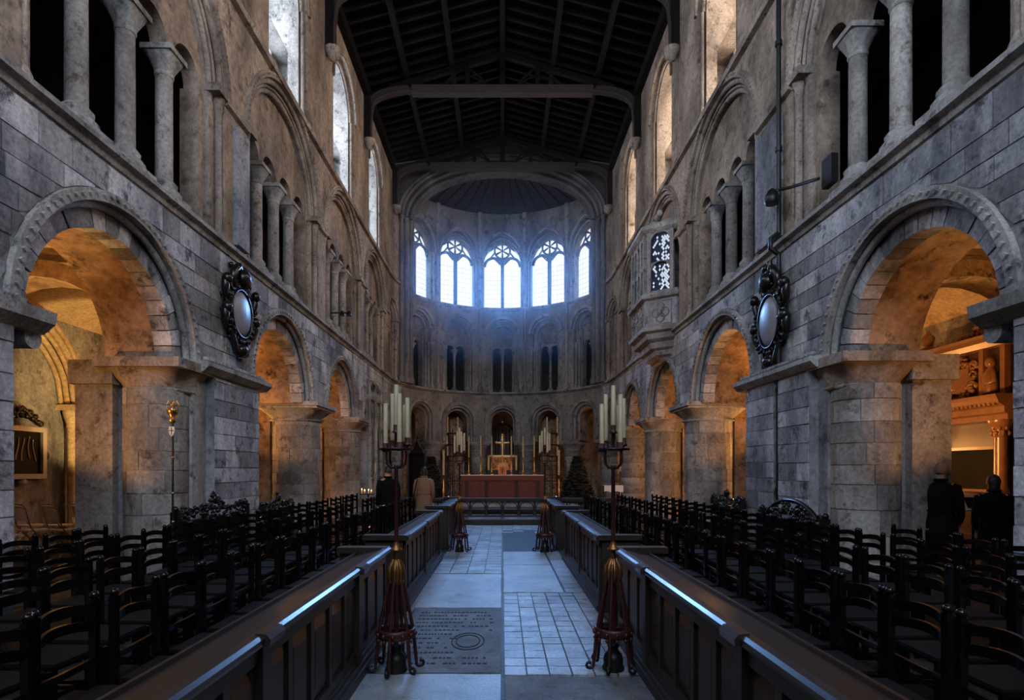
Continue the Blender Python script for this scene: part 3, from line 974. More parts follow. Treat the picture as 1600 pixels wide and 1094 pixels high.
for i, c in enumerate(APS):
    mb = MB(); ring(mb, 1, c, .80, .94, ZA, 1, -.13, .02, n=24)
    mb.tube(arcpts(1,c,.74,ZA,1,.02,20), .06, 8)
    mb.tube(arcpts(1,c,.56,ZA,1,.22,20), .045, 8)
    mb.tube(arcpts(1,c,.64,ZA,1,.1,20), .03, 8)
    mb.build('arch_moulding', M['mould'], AW)
    for sg in (-1,1):
        mb = MB()
        for ds, t_, rr in ((.80,.0,.055),(.68,.1,.05),(.57,.2,.045)):
            x,y,_ = P(1,c+sg*ds,0,t_)
            mb.lathe([(rr*2,ZS1+.02),(rr*2,ZS1+.16),(rr,ZS1+.26),(rr,7.45),(rr*1.35,7.48),(rr*1.1,7.52),(rr*1.9,7.66),(rr*1.9,7.76)], c=(x,y,0), n=10)
        mb.tube([P(1,c+sg*.80,7.72,-.04),P(1,c+sg*.98,7.72,-.04)], .05, 4)
        mb.build('jamb_shaft', M['mould'], AW)
        mb = MB(); field_wall(mb, 1, c+sg*.51-.05, c+sg*.51+.05, ZA, ZS1, [], .3, .6); mb.build('jamb', M['apse'], AW)
    # tympanum cut in a net of diamonds, over two little arches
    tz = lambda s, c=c: ZA+sqrt(max(0,.56**2-(s-c)**2))
    mb = MB(); field_wall(mb, 1, c-.55, c+.55, 9.1, 7.66, [(c-.25,.185,7.68,1),(c+.25,.185,7.68,1)], .42, .6)
    mb.build('tympanum', M['apse'], AW)
    mb = MB()
    for u in range(-5,6):
        for v in range(0,11):
            s_ = c+u*.1+(.05 if v % 2 else 0); z_ = 7.98+v*.1
            if abs(s_-c) < .5 and z_ < tz(s_)-.03:
                mb.add([P(1,s_-.043,z_,.415),P(1,s_,z_-.085,.415),P(1,s_+.043,z_,.415),P(1,s_,z_+.085,.415),P(1,s_,z_,.35)],
                       [(0,1,4),(1,2,4),(2,3,4),(3,0,4)])
    mb.build('diamond_carving', M['mould'], AW, kind='stuff')
    x,y,_ = P(1,c,0,.50)
    th = thing('gallery_column', 'slim colonnette dividing the %s gallery opening of the apse' % ['far right','inner right','central','inner left','far left'][i], 'column', (x,y,ZS1), group='apse colonnettes')
    MB().lathe([(.16,ZS1+.03),(.16,ZS1+.13),(.1,ZS1+.2),(.085,ZS1+.24)], c=(x,y,0), n=14).build('base', M['mould'], th, world=True)
    MB().lathe([(.075,ZS1+.22),(.072,7.36)], c=(x,y,0), n=14).build('shaft', M['mould'], th, world=True)
    capital(th, x, y, 7.36, 7.6, .075, .13, M['mould'], n=16, scal=False, rot=(c-S0)/R)
    MB().box((x,y,7.63), (.3,.3,.07), rz=(c-S0)/R).build('abacus', M['mould'], th, world=True)
    mb = MB()
    for k in range(3): mb.tube([P(1,c-.5,ZS1+.5+k*.55,.58),P(1,c+.5,ZS1+.5+k*.55,.58)], .012, 5)
    mb.build('iron_bars', M['iron'], AW)
# vertical ribs between the bays
for i, s_ in enumerate([SM-5.76, SM-3.456, SM-1.152, SM+1.152, SM+3.456, SM+5.76]):
    x,y,_ = P(1, s_, 0, -.02)
    mb = MB(); mb.lathe([(.15,ZS1),(.15,ZS1+.22),(.09,ZS1+.35),(.075,ZS1+.4),(.075,13.2),(.13,13.3),(.11,13.4),(.11,ZTOP)], c=(x,y,0), n=12)
    mb.build('vaulting_shaft', M['mould'], AW)
# gallery lining behind the apse
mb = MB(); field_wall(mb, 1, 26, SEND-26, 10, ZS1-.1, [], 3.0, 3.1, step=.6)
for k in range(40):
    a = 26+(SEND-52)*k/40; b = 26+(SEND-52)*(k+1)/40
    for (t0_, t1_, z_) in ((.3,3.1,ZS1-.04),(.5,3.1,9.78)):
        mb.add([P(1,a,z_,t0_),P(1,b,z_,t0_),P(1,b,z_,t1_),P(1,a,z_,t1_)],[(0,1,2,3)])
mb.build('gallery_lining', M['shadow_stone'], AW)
# clerestory of the apse
ZW = 12.15; PT = 1.25
mb = MB(); field_wall(mb, 1, E0, E1, ZTOP, 9.75, [(c,.99,ZW,1.15,PT) for c in APS], 0, .22, step=.3); mb.build('clerestory_wall', M['apse'], AW)
mb = MB(); field_wall(mb, 1, E0, E1, ZTOP, 9.75, [(c,.90,ZW-.05,1.0,PT) for c in APS], .22, .62, step=.3); mb.build('window_reveal', M['apse'], AW)
for i, c in enumerate(APS):
    mb = MB(); mb.tube(arcpts(1,c,1.04,ZW,1.2,0,-1 if 0 else -.02,24,pt=PT) if 0 else arcpts(1,c,1.04,ZW,1.2,-.02,24,pt=PT), .05, 8)
    mb.tube(arcpts(1,c,.95,ZW,1.1,.16,24,pt=PT), .04, 8)
    for sg in (-1,1):
        mb.tube([P(1,c+sg*.98,9.85,.08),P(1,c+sg*.98,ZW,.08)], .045, 8)
    mb.build('arch_moulding', M['mould'], AW)
    # the window in its own flat frame: u along the wall, z up, n outwards
    a = (c-S0)/R; o = Vector(P(1,c,0,.42)); ux = Vector((-sin(a), cos(a), 0)); nx = Vector((cos(a), sin(a), 0))
    def Q(u, z, t=0.0, o=o, ux=ux, nx=nx): return tuple(o + ux*u + nx*t + Vector((0,0,z)))
    wnd = thing('window_%d' % (13+i), kind='structure')
    wl = 1.0; zl = 12.05
    for sg in (-1,1):
        pts = [(.04,9.95),(.90,9.95)] + [(.47+.43*cos(k*pi/12), zl+.43*sin(k*pi/12)) for k in range(13)]
        MB().add([Q(sg*u,z,.0) for u,z in pts], [tuple(range(len(pts)))]).build('pane', M['glass_east'], wnd)
    head = [(-.9,zl+.25)] + [(x_, openz((0,.92,ZW-.05,1.0,PT), x_)) for x_ in [-.9+.1*k for k in range(19)]] + [(.9,zl+.25)]
    MB().add([Q(u,z,.02) for u,z in head], [tuple(range(len(head)))]).build('pane', M['glass_east'], wnd)
    MB().prism([(-.085,9.9),(.085,9.9),(.085,zl+.2),(-.085,zl+.2)], lambda u,z: Q(u,z,-.1), lambda u,z: Q(u,z,.06)).build('mullion', M['tracery'], wnd)
    mb = MB()
    for sg in (-1,1):
        mb.tube([Q(sg*(.47+.45*cos(k*pi/14)), zl+.45*sin(k*pi/14), -.02) for k in range(15)], .075, 6)
        for k in range(5):                     # cusps of each light's head
            aa = pi*(k+.5)/5
            mb.ball(Q(sg*.47+.43*cos(pi*k/5+pi/10*0), zl+.43*sin(pi*k/5), -.02), .06, 8, 5) if 0 < k else None
        # web above the light heads
    zc = 12.88
    mb.tube([Q(.40*cos(k*pi/12), zc+.40*sin(k*pi/12), -.02) for k in range(24)], .05, 6, closed=True)
    for k in range(6):
        aa = pi/6+k*pi/3
        mb.tube([Q(.08*cos(aa), zc+.08*sin(aa), -.02), Q(.40*cos(aa), zc+.40*sin(aa), -.02)], [.035,.065], 6)
    mb.ball(Q(0,zc,-.02), .075, 8, 5)
    mb.tube([Q(-.42,zl+.42,-.02),Q(-.12,zl+.12,-.02)], .035, 6); mb.tube([Q(.42,zl+.42,-.02),Q(.12,zl+.12,-.02)], .035, 6)
    for sg in (-1,1):
        poly = [(sg*.0,zl+.02),(sg*.06,zl+.22),(sg*.2,zl+.40),(sg*.0,zl+.46)]
        mb.prism(poly, lambda u,z: Q(u,z,-.08), lambda u,z: Q(u,z,.05))
        mb.tube([Q(sg*.40,zc-.1,-.02), Q(sg*.66,zl+.40,-.02)], .04, 6)
        mb.tube([Q(sg*.36,zc+.2,-.02), Q(sg*.62,zc-.0,-.02)], .04, 6)
    mb.build('tracery', M['tracery'], wnd)
    mb = MB()
    for k in range(8):
        z_ = 10.15+k*.24
        mb.tube([Q(-.9,z_,-.02),Q(.9,z_,-.02)], .006, 4)
    for k in range(-4,5):
        if k: mb.tube([Q(k*.2,9.95,-.02),Q(k*.2,12.3,-.02)], .004, 4)
    mb.build('lead_lines', M['lead'], wnd, kind='stuff')
# chancel arch before the apse
YA = 26.2
arch = thing('chancel_arch', kind='structure')
def ell(a, hw, rise, z0, y): return (-hw*cos(a), y, z0+rise*sin(a))
for (hw, rise, y0, y1, zz) in ((4.12,2.15,26.2,26.75,12.95),(4.28,2.32,25.95,26.2,12.95),(4.44,2.48,25.72,25.95,12.95)):
    sec = []
    for k in range(41):
        a = pi*k/40
        sec.append([ell(a,hw,rise,zz,y0), ell(a,hw+.22,rise+.22,zz,y0), ell(a,hw+.22,rise+.22,zz,y1), ell(a,hw,rise,zz,y1)])
    MB().loft(sec, smooth=False).build('arch_order', M['arch_stone'], arch)
for (hw, rise, y_, r_) in ((4.14,2.17,26.16,.07),(4.30,2.34,25.92,.07),(4.46,2.5,25.69,.06),(4.62,2.66,25.69,.05)):
    MB().tube([ell(pi*k/40,hw,rise,12.95,y_) for k in range(41)], r_, 8).build('arch_roll', M['arch_stone'], arch)
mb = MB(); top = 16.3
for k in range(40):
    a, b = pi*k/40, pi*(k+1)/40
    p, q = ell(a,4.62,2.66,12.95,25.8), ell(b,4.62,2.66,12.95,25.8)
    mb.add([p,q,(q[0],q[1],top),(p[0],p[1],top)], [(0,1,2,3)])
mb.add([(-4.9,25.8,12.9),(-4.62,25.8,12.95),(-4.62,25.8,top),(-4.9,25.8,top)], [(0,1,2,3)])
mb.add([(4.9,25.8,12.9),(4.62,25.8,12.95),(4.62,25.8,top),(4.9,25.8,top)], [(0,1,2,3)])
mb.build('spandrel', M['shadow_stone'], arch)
for sx in (-1,1):
    mb = MB()
    for (x_,y_,r_) in ((4.20,26.45,.10),(4.36,26.1,.085),(4.52,25.8,.075)):
        mb.lathe([(r_*1.8,ZS1),(r_*1.8,ZS1+.2),(r_,ZS1+.35),(r_,12.7),(r_*1.5,12.85),(r_*1.7,12.95)], c=(sx*x_,y_,0), n=12)
    mb.build('respond', M['arch_stone'], arch)
    MB().bx(min(sx*4.26,sx*4.75),max(sx*4.26,sx*4.75),26.1,26.7,ZS1,12.95).build('respond', M['apse'], arch)
# apse ceiling
ce = thing('ceiling_apse', kind='structure')
mb = MB(); cx_, cy_ = 0, S0+.4
for k in range(24):
    a, b = pi*k/24, pi*(k+1)/24
    mb.add([(5.0*cos(a),S0+5.0*sin(a),ZTOP-.02),(5.0*cos(b),S0+5.0*sin(b),ZTOP-.02),(.9*cos(b),S0+1.6+.9*sin(b),16.1),(.9*cos(a),S0+1.6+.9*sin(a),16.1)], [(0,1,2,3)])
mb.lathe([(.92,16.08),(.02,16.3)], c=(0,S0+1.6,0), n=24)
mb.build('ceiling_boards', M['apse_board'], ce)
for k in range(25):
    a = pi*k/24
    MB().tube([(4.95*cos(a),S0+4.95*sin(a),ZTOP-.03),(.9*cos(a),S0+1.6+.9*sin(a),16.07)], .04, 6).build('batten', M['apse_board'], ce)
MB().tube([(.9*cos(k*pi/12),S0+1.6+.9*sin(k*pi/12),16.05) for k in range(24)], .09, 8, closed=True).build('boss_ring', M['apse_board'], ce)

# ------------------------------------------------------------------ timber roof
ro = thing('ceiling', kind='structure')
EZ, RZ = 14.95, 16.25
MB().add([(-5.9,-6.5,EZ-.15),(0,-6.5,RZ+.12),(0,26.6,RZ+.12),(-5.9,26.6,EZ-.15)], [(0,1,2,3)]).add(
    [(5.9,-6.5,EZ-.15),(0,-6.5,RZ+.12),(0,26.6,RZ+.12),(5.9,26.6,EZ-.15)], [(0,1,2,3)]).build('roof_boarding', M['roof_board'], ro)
y = 3.0
while y < 25.6:
    for sx in (-1,1):
        mb = MB(); dz = (RZ-EZ)
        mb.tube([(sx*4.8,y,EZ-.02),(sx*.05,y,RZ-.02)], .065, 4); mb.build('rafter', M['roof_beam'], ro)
    y += .46
for x_ in (-3.3,-1.75,0,1.75,3.3):
    z_ = RZ-(RZ-EZ)*abs(x_)/4.8-.14
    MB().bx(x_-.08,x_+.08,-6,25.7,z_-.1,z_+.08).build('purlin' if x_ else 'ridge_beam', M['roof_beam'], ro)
for sx in (-1,1):
    MB().bx(min(sx*4.6,sx*4.85),max(sx*4.6,sx*4.85),-6,25.7,ZTOP-.05,ZTOP+.3).build('wall_plate', M['roof_beam'], ro)
for i, yt in enumerate((6.9,11.3,15.7,20.05,25.1)):
    tr = thing('roof_truss', '%s timber roof truss with arched braces, counted from the entrance end' % ordinal(i), 'roof truss', (0,yt,ZTOP), group='roof trusses')
    m_ = MB(); m_.bx(-3.15,3.15,yt-.14,yt+.14,14.62,14.9); m_.build('tie_beam', M['tie'], tr, world=True)
    for sx in (-1,1):
        pts = [(sx*(3.15+1.35*sin(k*pi/20)), yt, 14.74-(.55*(1-cos(k*pi/20))) ) for k in range(11)]
        pts += [(sx*4.55, yt, 14.0-.3*k) for k in range(1,4)]
        sec = [[(p[0]-0,yt-.1,p[2]-.05),(p[0]+sx*.0,yt+.1,p[2]-.05),(p[0]+sx*.12,yt+.1,p[2]+.16),(p[0]+sx*.12,yt-.1,p[2]+.16)] for p in pts]
        m_ = MB(); m_.loft(sec, smooth=False); m_.tube([(p[0],yt-.11,p[2]-.04) for p in pts], .035, 6); m_.build('arched_brace', M['tie'], tr, world=True)
        m_ = MB(); m_.bx(min(sx*4.56,sx*4.8),max(sx*4.56,sx*4.8),yt-.12,yt+.12,13.0,14.7)
        m_.build('wall_post', M['roof_beam'], tr, world=True)
        m_ = MB(); x_ = sx*4.62
        m_.lathe([(.03,-.34),(.10,-.3),(.14,-.18),(.2,-.1),(.22,0)], c=(x_,yt,13.05), n=12)
        m_.ball((x_-sx*.1,yt,12.88),(.11,.11,.13)); m_.build('corbel', M['mould_warm'], tr, world=True)
        m_ = MB(); m_.tube([(sx*3.9,yt,14.85),(sx*.1,yt,RZ-.25)], .12, 4); m_.build('principal_rafter', M['roof_beam'], tr, world=True)
        pts = [(sx*(.55+1.5*k/12), yt, 14.98+.62*sin(pi*k/12)*(1-.25*k/12)) for k in range(13)]
        m_ = MB(); m_.tube(pts, .05, 6); m_.tube([(p[0]*.98+sx*.02, p[1], 14.98+(p[2]-14.98)*.55) for p in pts], .035, 6)
        m_.bx(min(sx*1.15,sx*1.3),max(sx*1.15,sx*1.3),yt-.06,yt+.06,14.9,15.8); m_.build('arched_strut', M['roof_beam'], tr, world=True)
    m_ = MB(); m_.bx(-.1,.1,yt-.1,yt+.1,14.9,RZ-.1); m_.build('king_post', M['roof_beam'], tr, world=True)

# west end of the building behind the visitor, with its windows
ww = thing('wall_back', kind='structure')
MB().bx(-11,11,-6.3,-6.0,0,17).build('back_wall', M['upper'], ww)
for x_ in (-2.3,0,2.3):
    w_ = thing('window_%d' % (18+int(x_/2.3+1)), kind='structure')
    MB().add([(x_-.8,-5.97,9),(x_+.8,-5.97,9),(x_+.8,-5.97,13.2),(x_,-5.97,14.2),(x_-.8,-5.97,13.2)], [(0,1,2,3,4)]).build('pane', M['glass_left'], w_)
# ambulatory ends

# ------------------------------------------------------------------ panelled stall fronts along the middle path
def stall_front(side, y0, y1, label, ends=(0,0)):
    X = 1.11; H = .86
    th = thing('panelled_desk_front', label, 'desk front', (side*X, (y0+y1)/2, 0), group='panelled desk fronts')
    def bx(m, a, b, c, d, e, f): m.bx(min(side*a,side*b), max(side*a,side*b), c, d, e, f)
    m = MB(); bx(m, X+.02, X+.05, y0, y1, .1, H-.05); m.build('backing_board', M['desk'], th, world=True)
    m = MB()
    for (d, z0, z1) in ((.05,0,.07),(.035,.07,.11),(.018,.11,.15)): bx(m, X-d, X+.05, y0, y1, z0, z1)
    m.build('plinth', M['desk'], th, world=True)
    m = MB(); bx(m, X-.008, X+.02, y0, y1, .15, .21); m.build('bottom_rail', M['desk'], th, world=True)
    m = MB(); bx(m, X-.008, X+.02, y0, y1, H-.14, H-.05); m.build('top_rail', M['desk'], th, world=True)
    n = max(1, round((y1-y0)/.34)); d = (y1-y0)/n
    for i in range(n+1):
        y = y0+i*d; big = i % 5 == 0
        w = .05 if big else .028
        m = MB(); bx(m, X-(.03 if big else .008), X+.02, max(y0,y-w), min(y1,y+w), .11 if big else .21, H-.05 if big else H-.14)
        m.build('pilaster' if big else 'stile', M['desk'], th, world=True)
        if i < n:
            a, b = y+.028, y+d-.028
            q = [(X+.018,a,.22),(X+.018,b,.22),(X+.018,b,H-.15),(X+.018,a,H-.15),(X+.002,a+.05,.29),(X+.002,b-.05,.29),(X+.002,b-.05,H-.22),(X+.002,a+.05,H-.22)]
            m = MB().add([(side*p[0],p[1],p[2]) for p in q], [(4,5,6,7),(0,1,5,4),(1,2,6,5),(2,3,7,6),(3,0,4,7)])
            m.build('panel', M['desk'], th, world=True)
    # the moulded book rest on top, broken forward over each pilaster
    prof = [(X-.045,H-.05),(X-.055,H-.03),(X-.055,H-.012),(X-.035,H),(X+.005,H+.002),(X+.02,H-.008),(X+.02,H-.05)]
    m = MB(); m.loft([[(side*p[0], yy, p[1]) for p in prof] for yy in (y0-.03, y1+.03)], smooth=False)
    m.build('nosing', M['desk_cap'], th, world=True)
    prof = [(X+.02,H-.012),(X+.235,H-.055),(X+.24,H-.035),(X+.262,H-.037),(X+.268,H-.06),(X+.26,H-.085),(X+.02,H-.05)]
    m = MB(); m.loft([[(side*p[0], yy, p[1]) for p in prof] for yy in (y0-.03, y1+.03)], smooth=False)
    m.build('book_rest', M['rest'], th, world=True)
    for i in range(0, n+1, 5):
        y = y0+i*d; m = MB()
        pr = [(X-.075,H-.05),(X-.08,H-.02),(X-.06,H+.004),(X-.01,H+.008),(X-.0,H-.05)]
        m.loft([[(side*p[0], yy, p[1]) for p in pr] for yy in (y-.09, y+.09)], smooth=False)
        m.build('rest_break', M['desk_cap'], th, world=True)
    for yy, e in ((y0, ends[0]), (y1, ends[1])):
        if e:
            m = MB(); bx(m, X+.0, X+.42, yy-.03, yy+.03, 0, H-.05); m.build('end_panel', M['desk'], th, world=True)
            m = MB(); bx(m, X-.03, X+.44, yy-.07, yy+.07, H-.05, H+.005); m.build('end_cap', M['desk_cap'], th, world=True)
    # kneeling bench and shelf on the seat side
    m = MB(); bx(m, X+.05, X+.2, y0+.05, y1-.05, .52, .55); m.build('book_shelf', M['desk'], th, world=True)
for side in (-1,1):
    nm = SIDES[side]
    stall_front(side, .9, 5.45, 'dark oak panelled desk front on the %s of the path, nearest the viewer' % nm, (0,1))
    stall_front(side, 6.45, 10.3, 'dark oak panelled desk front on the %s of the path, middle of three' % nm, (1,1))
    stall_front(side, 11.55, 15.2, 'dark oak panelled desk front on the %s of the path, farthest, by the altar rail' % nm, (1,1))

# ------------------------------------------------------------------ chairs in rows, facing the middle
def chair_parts(th, joined=None):
    def out(m, name, mat):
        if joined is None: m.build(name, mat, th)
        else: joined[0].add(m.v, m.f, False); joined[0].s[-len(m.f):] = m.s
    for sy in (-1,1):
        m = MB(); m.box((-.225+.0,sy*.205,.46), (.036,.04,.90), ry=0)
        m.lathe([(.018,0),(.024,.008),(.026,.02),(.018,.034),(.006,.04)], c=(-.225,sy*.205,.91), n=8)
        out(m, 'back_post', M['chair'])
        m = MB(); m.box((.20,sy*.20,.22), (.036,.036,.44)); out(m, 'leg', M['chair'])
        m = MB(); m.box((-.01,sy*.20,.17), (.40,.02,.028)); out(m, 'stretcher', M['chair'])
    for k, (z, h, bow) in enumerate(((.855,.05,.045),(.765,.05,.045),(.58,.035,.03))):
        m = MB(); sec = []
        for i in range(9):
            y = -.19+.38*i/8; b = bow*(1-((i-4)/4)**2)
            zz = z+(.022*(1-((i-4)/4)**2) if k < 2 else -.02*(1-((i-4)/4)**2))
            sec.append([(-.215-b,y,zz-h/2),(-.235-b,y,zz-h/2),(-.235-b,y,zz+h/2),(-.215-b,y,zz+h/2)])
        m.loft(sec, smooth=False); out(m, 'slat', M['chair'])
    m = MB(); m.bx(-.21,.215,-.2,.2,.415,.435)
    out(m, 'seat_frame', M['chair'])
    if joined is None:
        m = MB(); m.bx(-.20,.205,-.19,.19,.435,.452); m.build('seat', M['seat'], th)
        m = MB(); m.bx(.19,.21,-.18,.18,.25,.275); m.build('stretcher', M['chair'], th)
    else: joined[0].bx(-.20,.205,-.19,.19,.43,.452)
proto = thing('ladder_back_chair', 'x', 'chair', group='black ladder-back chairs in rows')
chair_parts(proto)
index_kids(proto)
jm = MB(); chair_parts(None, [jm])
fproto = jm.build('ladder_back_chair', M['chair'], label='x', cat='chair', group='black ladder-back chairs in rows')
used = {'n': False, 'f': False}
ROWS = [(1.93, 1.9, 15.3, 'beside the panelled desks'), (2.82, 2.6, 15.3, 'second from the panelled desks'), (3.70, 3.6, 15.3, 'third from the panelled desks'),
        (4.45, 4.6, 7.0, 'outermost, against the piers')]
for side in (-1,1):
    nm = SIDES[side]
    for ri, (x, ya, yb, where) in enumerate(ROWS):
        y = ya + (.1 if side > 0 else 0); k = 0
        while y < yb:
            lab = 'black ladder-back chair, %s from the front, %s row, %s side' % (ordinal(k), where, nm)
            jx = random.uniform(-.03,.03); jr = random.uniform(-.05,.05)
            rz = (0 if side < 0 else pi)+jr
            loc = (side*(x+jx), y, 0)
            skip = ((side < 0 and ri == 0 and 13.7 < y < 14.4) or (side < 0 and ri == 1 and 11.7 < y < 12.6))
            if not skip:
                if y < 8.5:
                    if not used['n']: o = proto; o.location = loc; o.rotation_euler = (0,0,rz); o['label'] = lab; used['n'] = True
                    else: dup(proto, loc, rz, lab)
                else:
                    if not used['f']: o = fproto; o.location = loc; o.rotation_euler = (0,0,rz); o['label'] = lab; used['f'] = True
                    else:
                        o = fproto.copy(); COL.objects.link(o); o.location = loc; o.rotation_euler = (0,0,rz); o['label'] = lab
            k += 1; y += .487

# ------------------------------------------------------------------ carved settles against the crossing piers
def settle(side, x, y0, y1, label, crest='flat', h=.98):
    L = y1-y0; th = thing('carved_settle', label, 'bench', (side*x, (y0+y1)/2, 0), group='carved black settles')
    mat = M['black_marble']; n = 0
    X = lambda a: side*(x+a)
    def bx(m, a, b, c, d, e, f): m.bx(min(X(a),X(b)), max(X(a),X(b)), c, d, e, f)
    m = MB(); bx(m, 0, .04, y0, y1, .4, h-.16); m.build('back_panel', mat, th, world=True)
    m = MB(); bx(m, -.38, 0, y0, y1, .42, .46); m.build('seat', mat, th, world=True)
    m = MB(); bx(m, -.36, -.33, y0, y1, .08, .42); m.build('front_panel', mat, th, world=True)
    for yy in (y0, y1):
        m = MB(); bx(m, -.38, .04, yy-.03, yy+.03, 0, .44); bx(m, -.06, .05, yy-.04, yy+.04, .44, h+.0)
        bx(m, -.38,-.33, yy-.03, yy+.03, .44, .68); bx(m, -.39, 0, yy-.035, yy+.035, .68, .72)
        m.ball((X(0),yy,h+.03),(.05,.05,.05)); m.build('end_post', mat, th, world=True)
    m = MB(); bx(m, -.03, .05, y0, y1, h-.18, h-.14); bx(m, -.02, .05, y0, y1, h-.04 if crest=='flat' else h-.15, h-.0 if crest=='flat' else h-.12)
    m.build('moulded_rail', mat, th, world=True)
    # carved cresting
    m = MB(); rnd = random.Random(int(y0*10)+side)
    if crest == 'flat':
        def top(u): return h+.02+.16*math.exp(-((u-.5)/.09)**2)+.05*abs(sin(u*pi*5))
        for i in range(120):
            u = rnd.random(); z = h-.14+rnd.random()*(top(u)-h+.14)
            r_ = rnd.uniform(.018,.04); m.ball((X(rnd.uniform(-.03,.02)), y0+u*L, z), (r_*.9, r_*1.2, r_), 7, 5)
        for k in range(8):
            yc = y0+L*(k+.5)/8; s_ = -1 if k < 4 else 1
            m.tube([(X(-.02), yc+s_*(.10-.012*j)*cos(j*.55), h-.05+(.09-.008*j)*sin(j*.55)) for j in range(9)], .014, 6)
        m.ball((X(-.02),(y0+y1)/2,h+.12),(.05,.07,.08),10,7)
    else:
        def top(u): return h-.10+.30*max(0,(1-((u-.5)/.42)**2))**.7
        pts = [(X(0), y0+L*u/20, top(u/20)) for u in range(2,19)]
        m.tube(pts, .035, 8)
        for e, s_ in ((2,1),(18,-1)):
            yc = y0+L*e/20
            m.tube([(X(0), yc+s_*(-.05+(.07-.008*j)*cos(j*.7)), top(e/20)+.03+(.06-.006*j)*sin(j*.7)) for j in range(8)], .022, 6)
        for i in range(130):
            u = rnd.uniform(.1,.9); z = h-.14+rnd.random()*max(.02,(top(u)-h+.10))
            r_ = rnd.uniform(.018,.04); m.ball((X(rnd.uniform(-.03,.02)), y0+u*L, z), (r_*.9, r_*1.3, r_), 7, 5)
        for k in range(6):
            yc = y0+L*(.2+.12*k)
            m.tube([(X(-.02), yc+(.09-.01*j)*cos(j*.6), h+.0+(.08-.009*j)*sin(j*.6)) for j in range(9)], .014, 6)
    m.build('carved_crest', mat, th, world=True)
settle(-1, 4.40, 7.75, 9.85, 'black settle with carved foliage cresting against the left crossing pier', 'flat', 1.02)
settle(1, 4.40, 7.85, 9.75, 'black settle with humped scrolled cresting against the right crossing pier', 'hump', .92)
settle(1, 4.55, 10.9, 12.4, 'black carved settle between the right crossing pier and first round column', 'flat', 1.0)
settle(-1, 4.55, 10.9, 12.4, 'black carved settle between the left crossing pier and first round column', 'flat', .9)

# processional staff at the end of the left settle
sx_, sy_ = -4.36, 7.62
th = thing('churchwarden_staff', 'tall thin staff with crown lantern head and small cross shield by the left settle', 'staff', (sx_,sy_,0))
MB().cyl((sx_,sy_,.0),(sx_,sy_,2.22),.013,n=8).build('pole', M['iron'], th, world=True)
m = MB()
for z in (.9,1.28,1.75): m.ball((sx_,sy_,z),(.022,.022,.022),8,6)
m.build('knop', M['gold'], th, world=True)
m = MB(); m.lathe([(.015,2.2),(.05,2.24),(.03,2.27),(.06,2.34),(.075,2.38),(.06,2.40)], c=(sx_,sy_,0), n=12)
for k in range(6):
    a = k*pi/3; m.tube([(sx_+.068*cos(a),sy_+.068*sin(a),2.38),(sx_+.085*cos(a),sy_+.085*sin(a),2.44),(sx_+.05*cos(a),sy_+.05*sin(a),2.5)], .008, 5)
m.ball((sx_,sy_,2.46),(.03,.03,.05),8,6)
m.build('crown_head', M['gold'], th, world=True)
sh = MB().prism([(-.035,2.16),(.035,2.16),(.037,2.10),(.022,2.05),(0,2.03),(-.022,2.05),(-.037,2.10)], lambda u,z:(sx_+u,sy_-.03,z), lambda u,z:(sx_+u,sy_-.02,z)).build('shield', M['white_cloth'], th, world=True)
MB().bx(sx_-.005,sx_+.005,sy_-.033,sy_-.03,2.05,2.155).bx(sx_-.03,sx_+.03,sy_-.033,sy_-.03,2.10,2.112).build('cross', M['red_cloth'], sh, world=True)

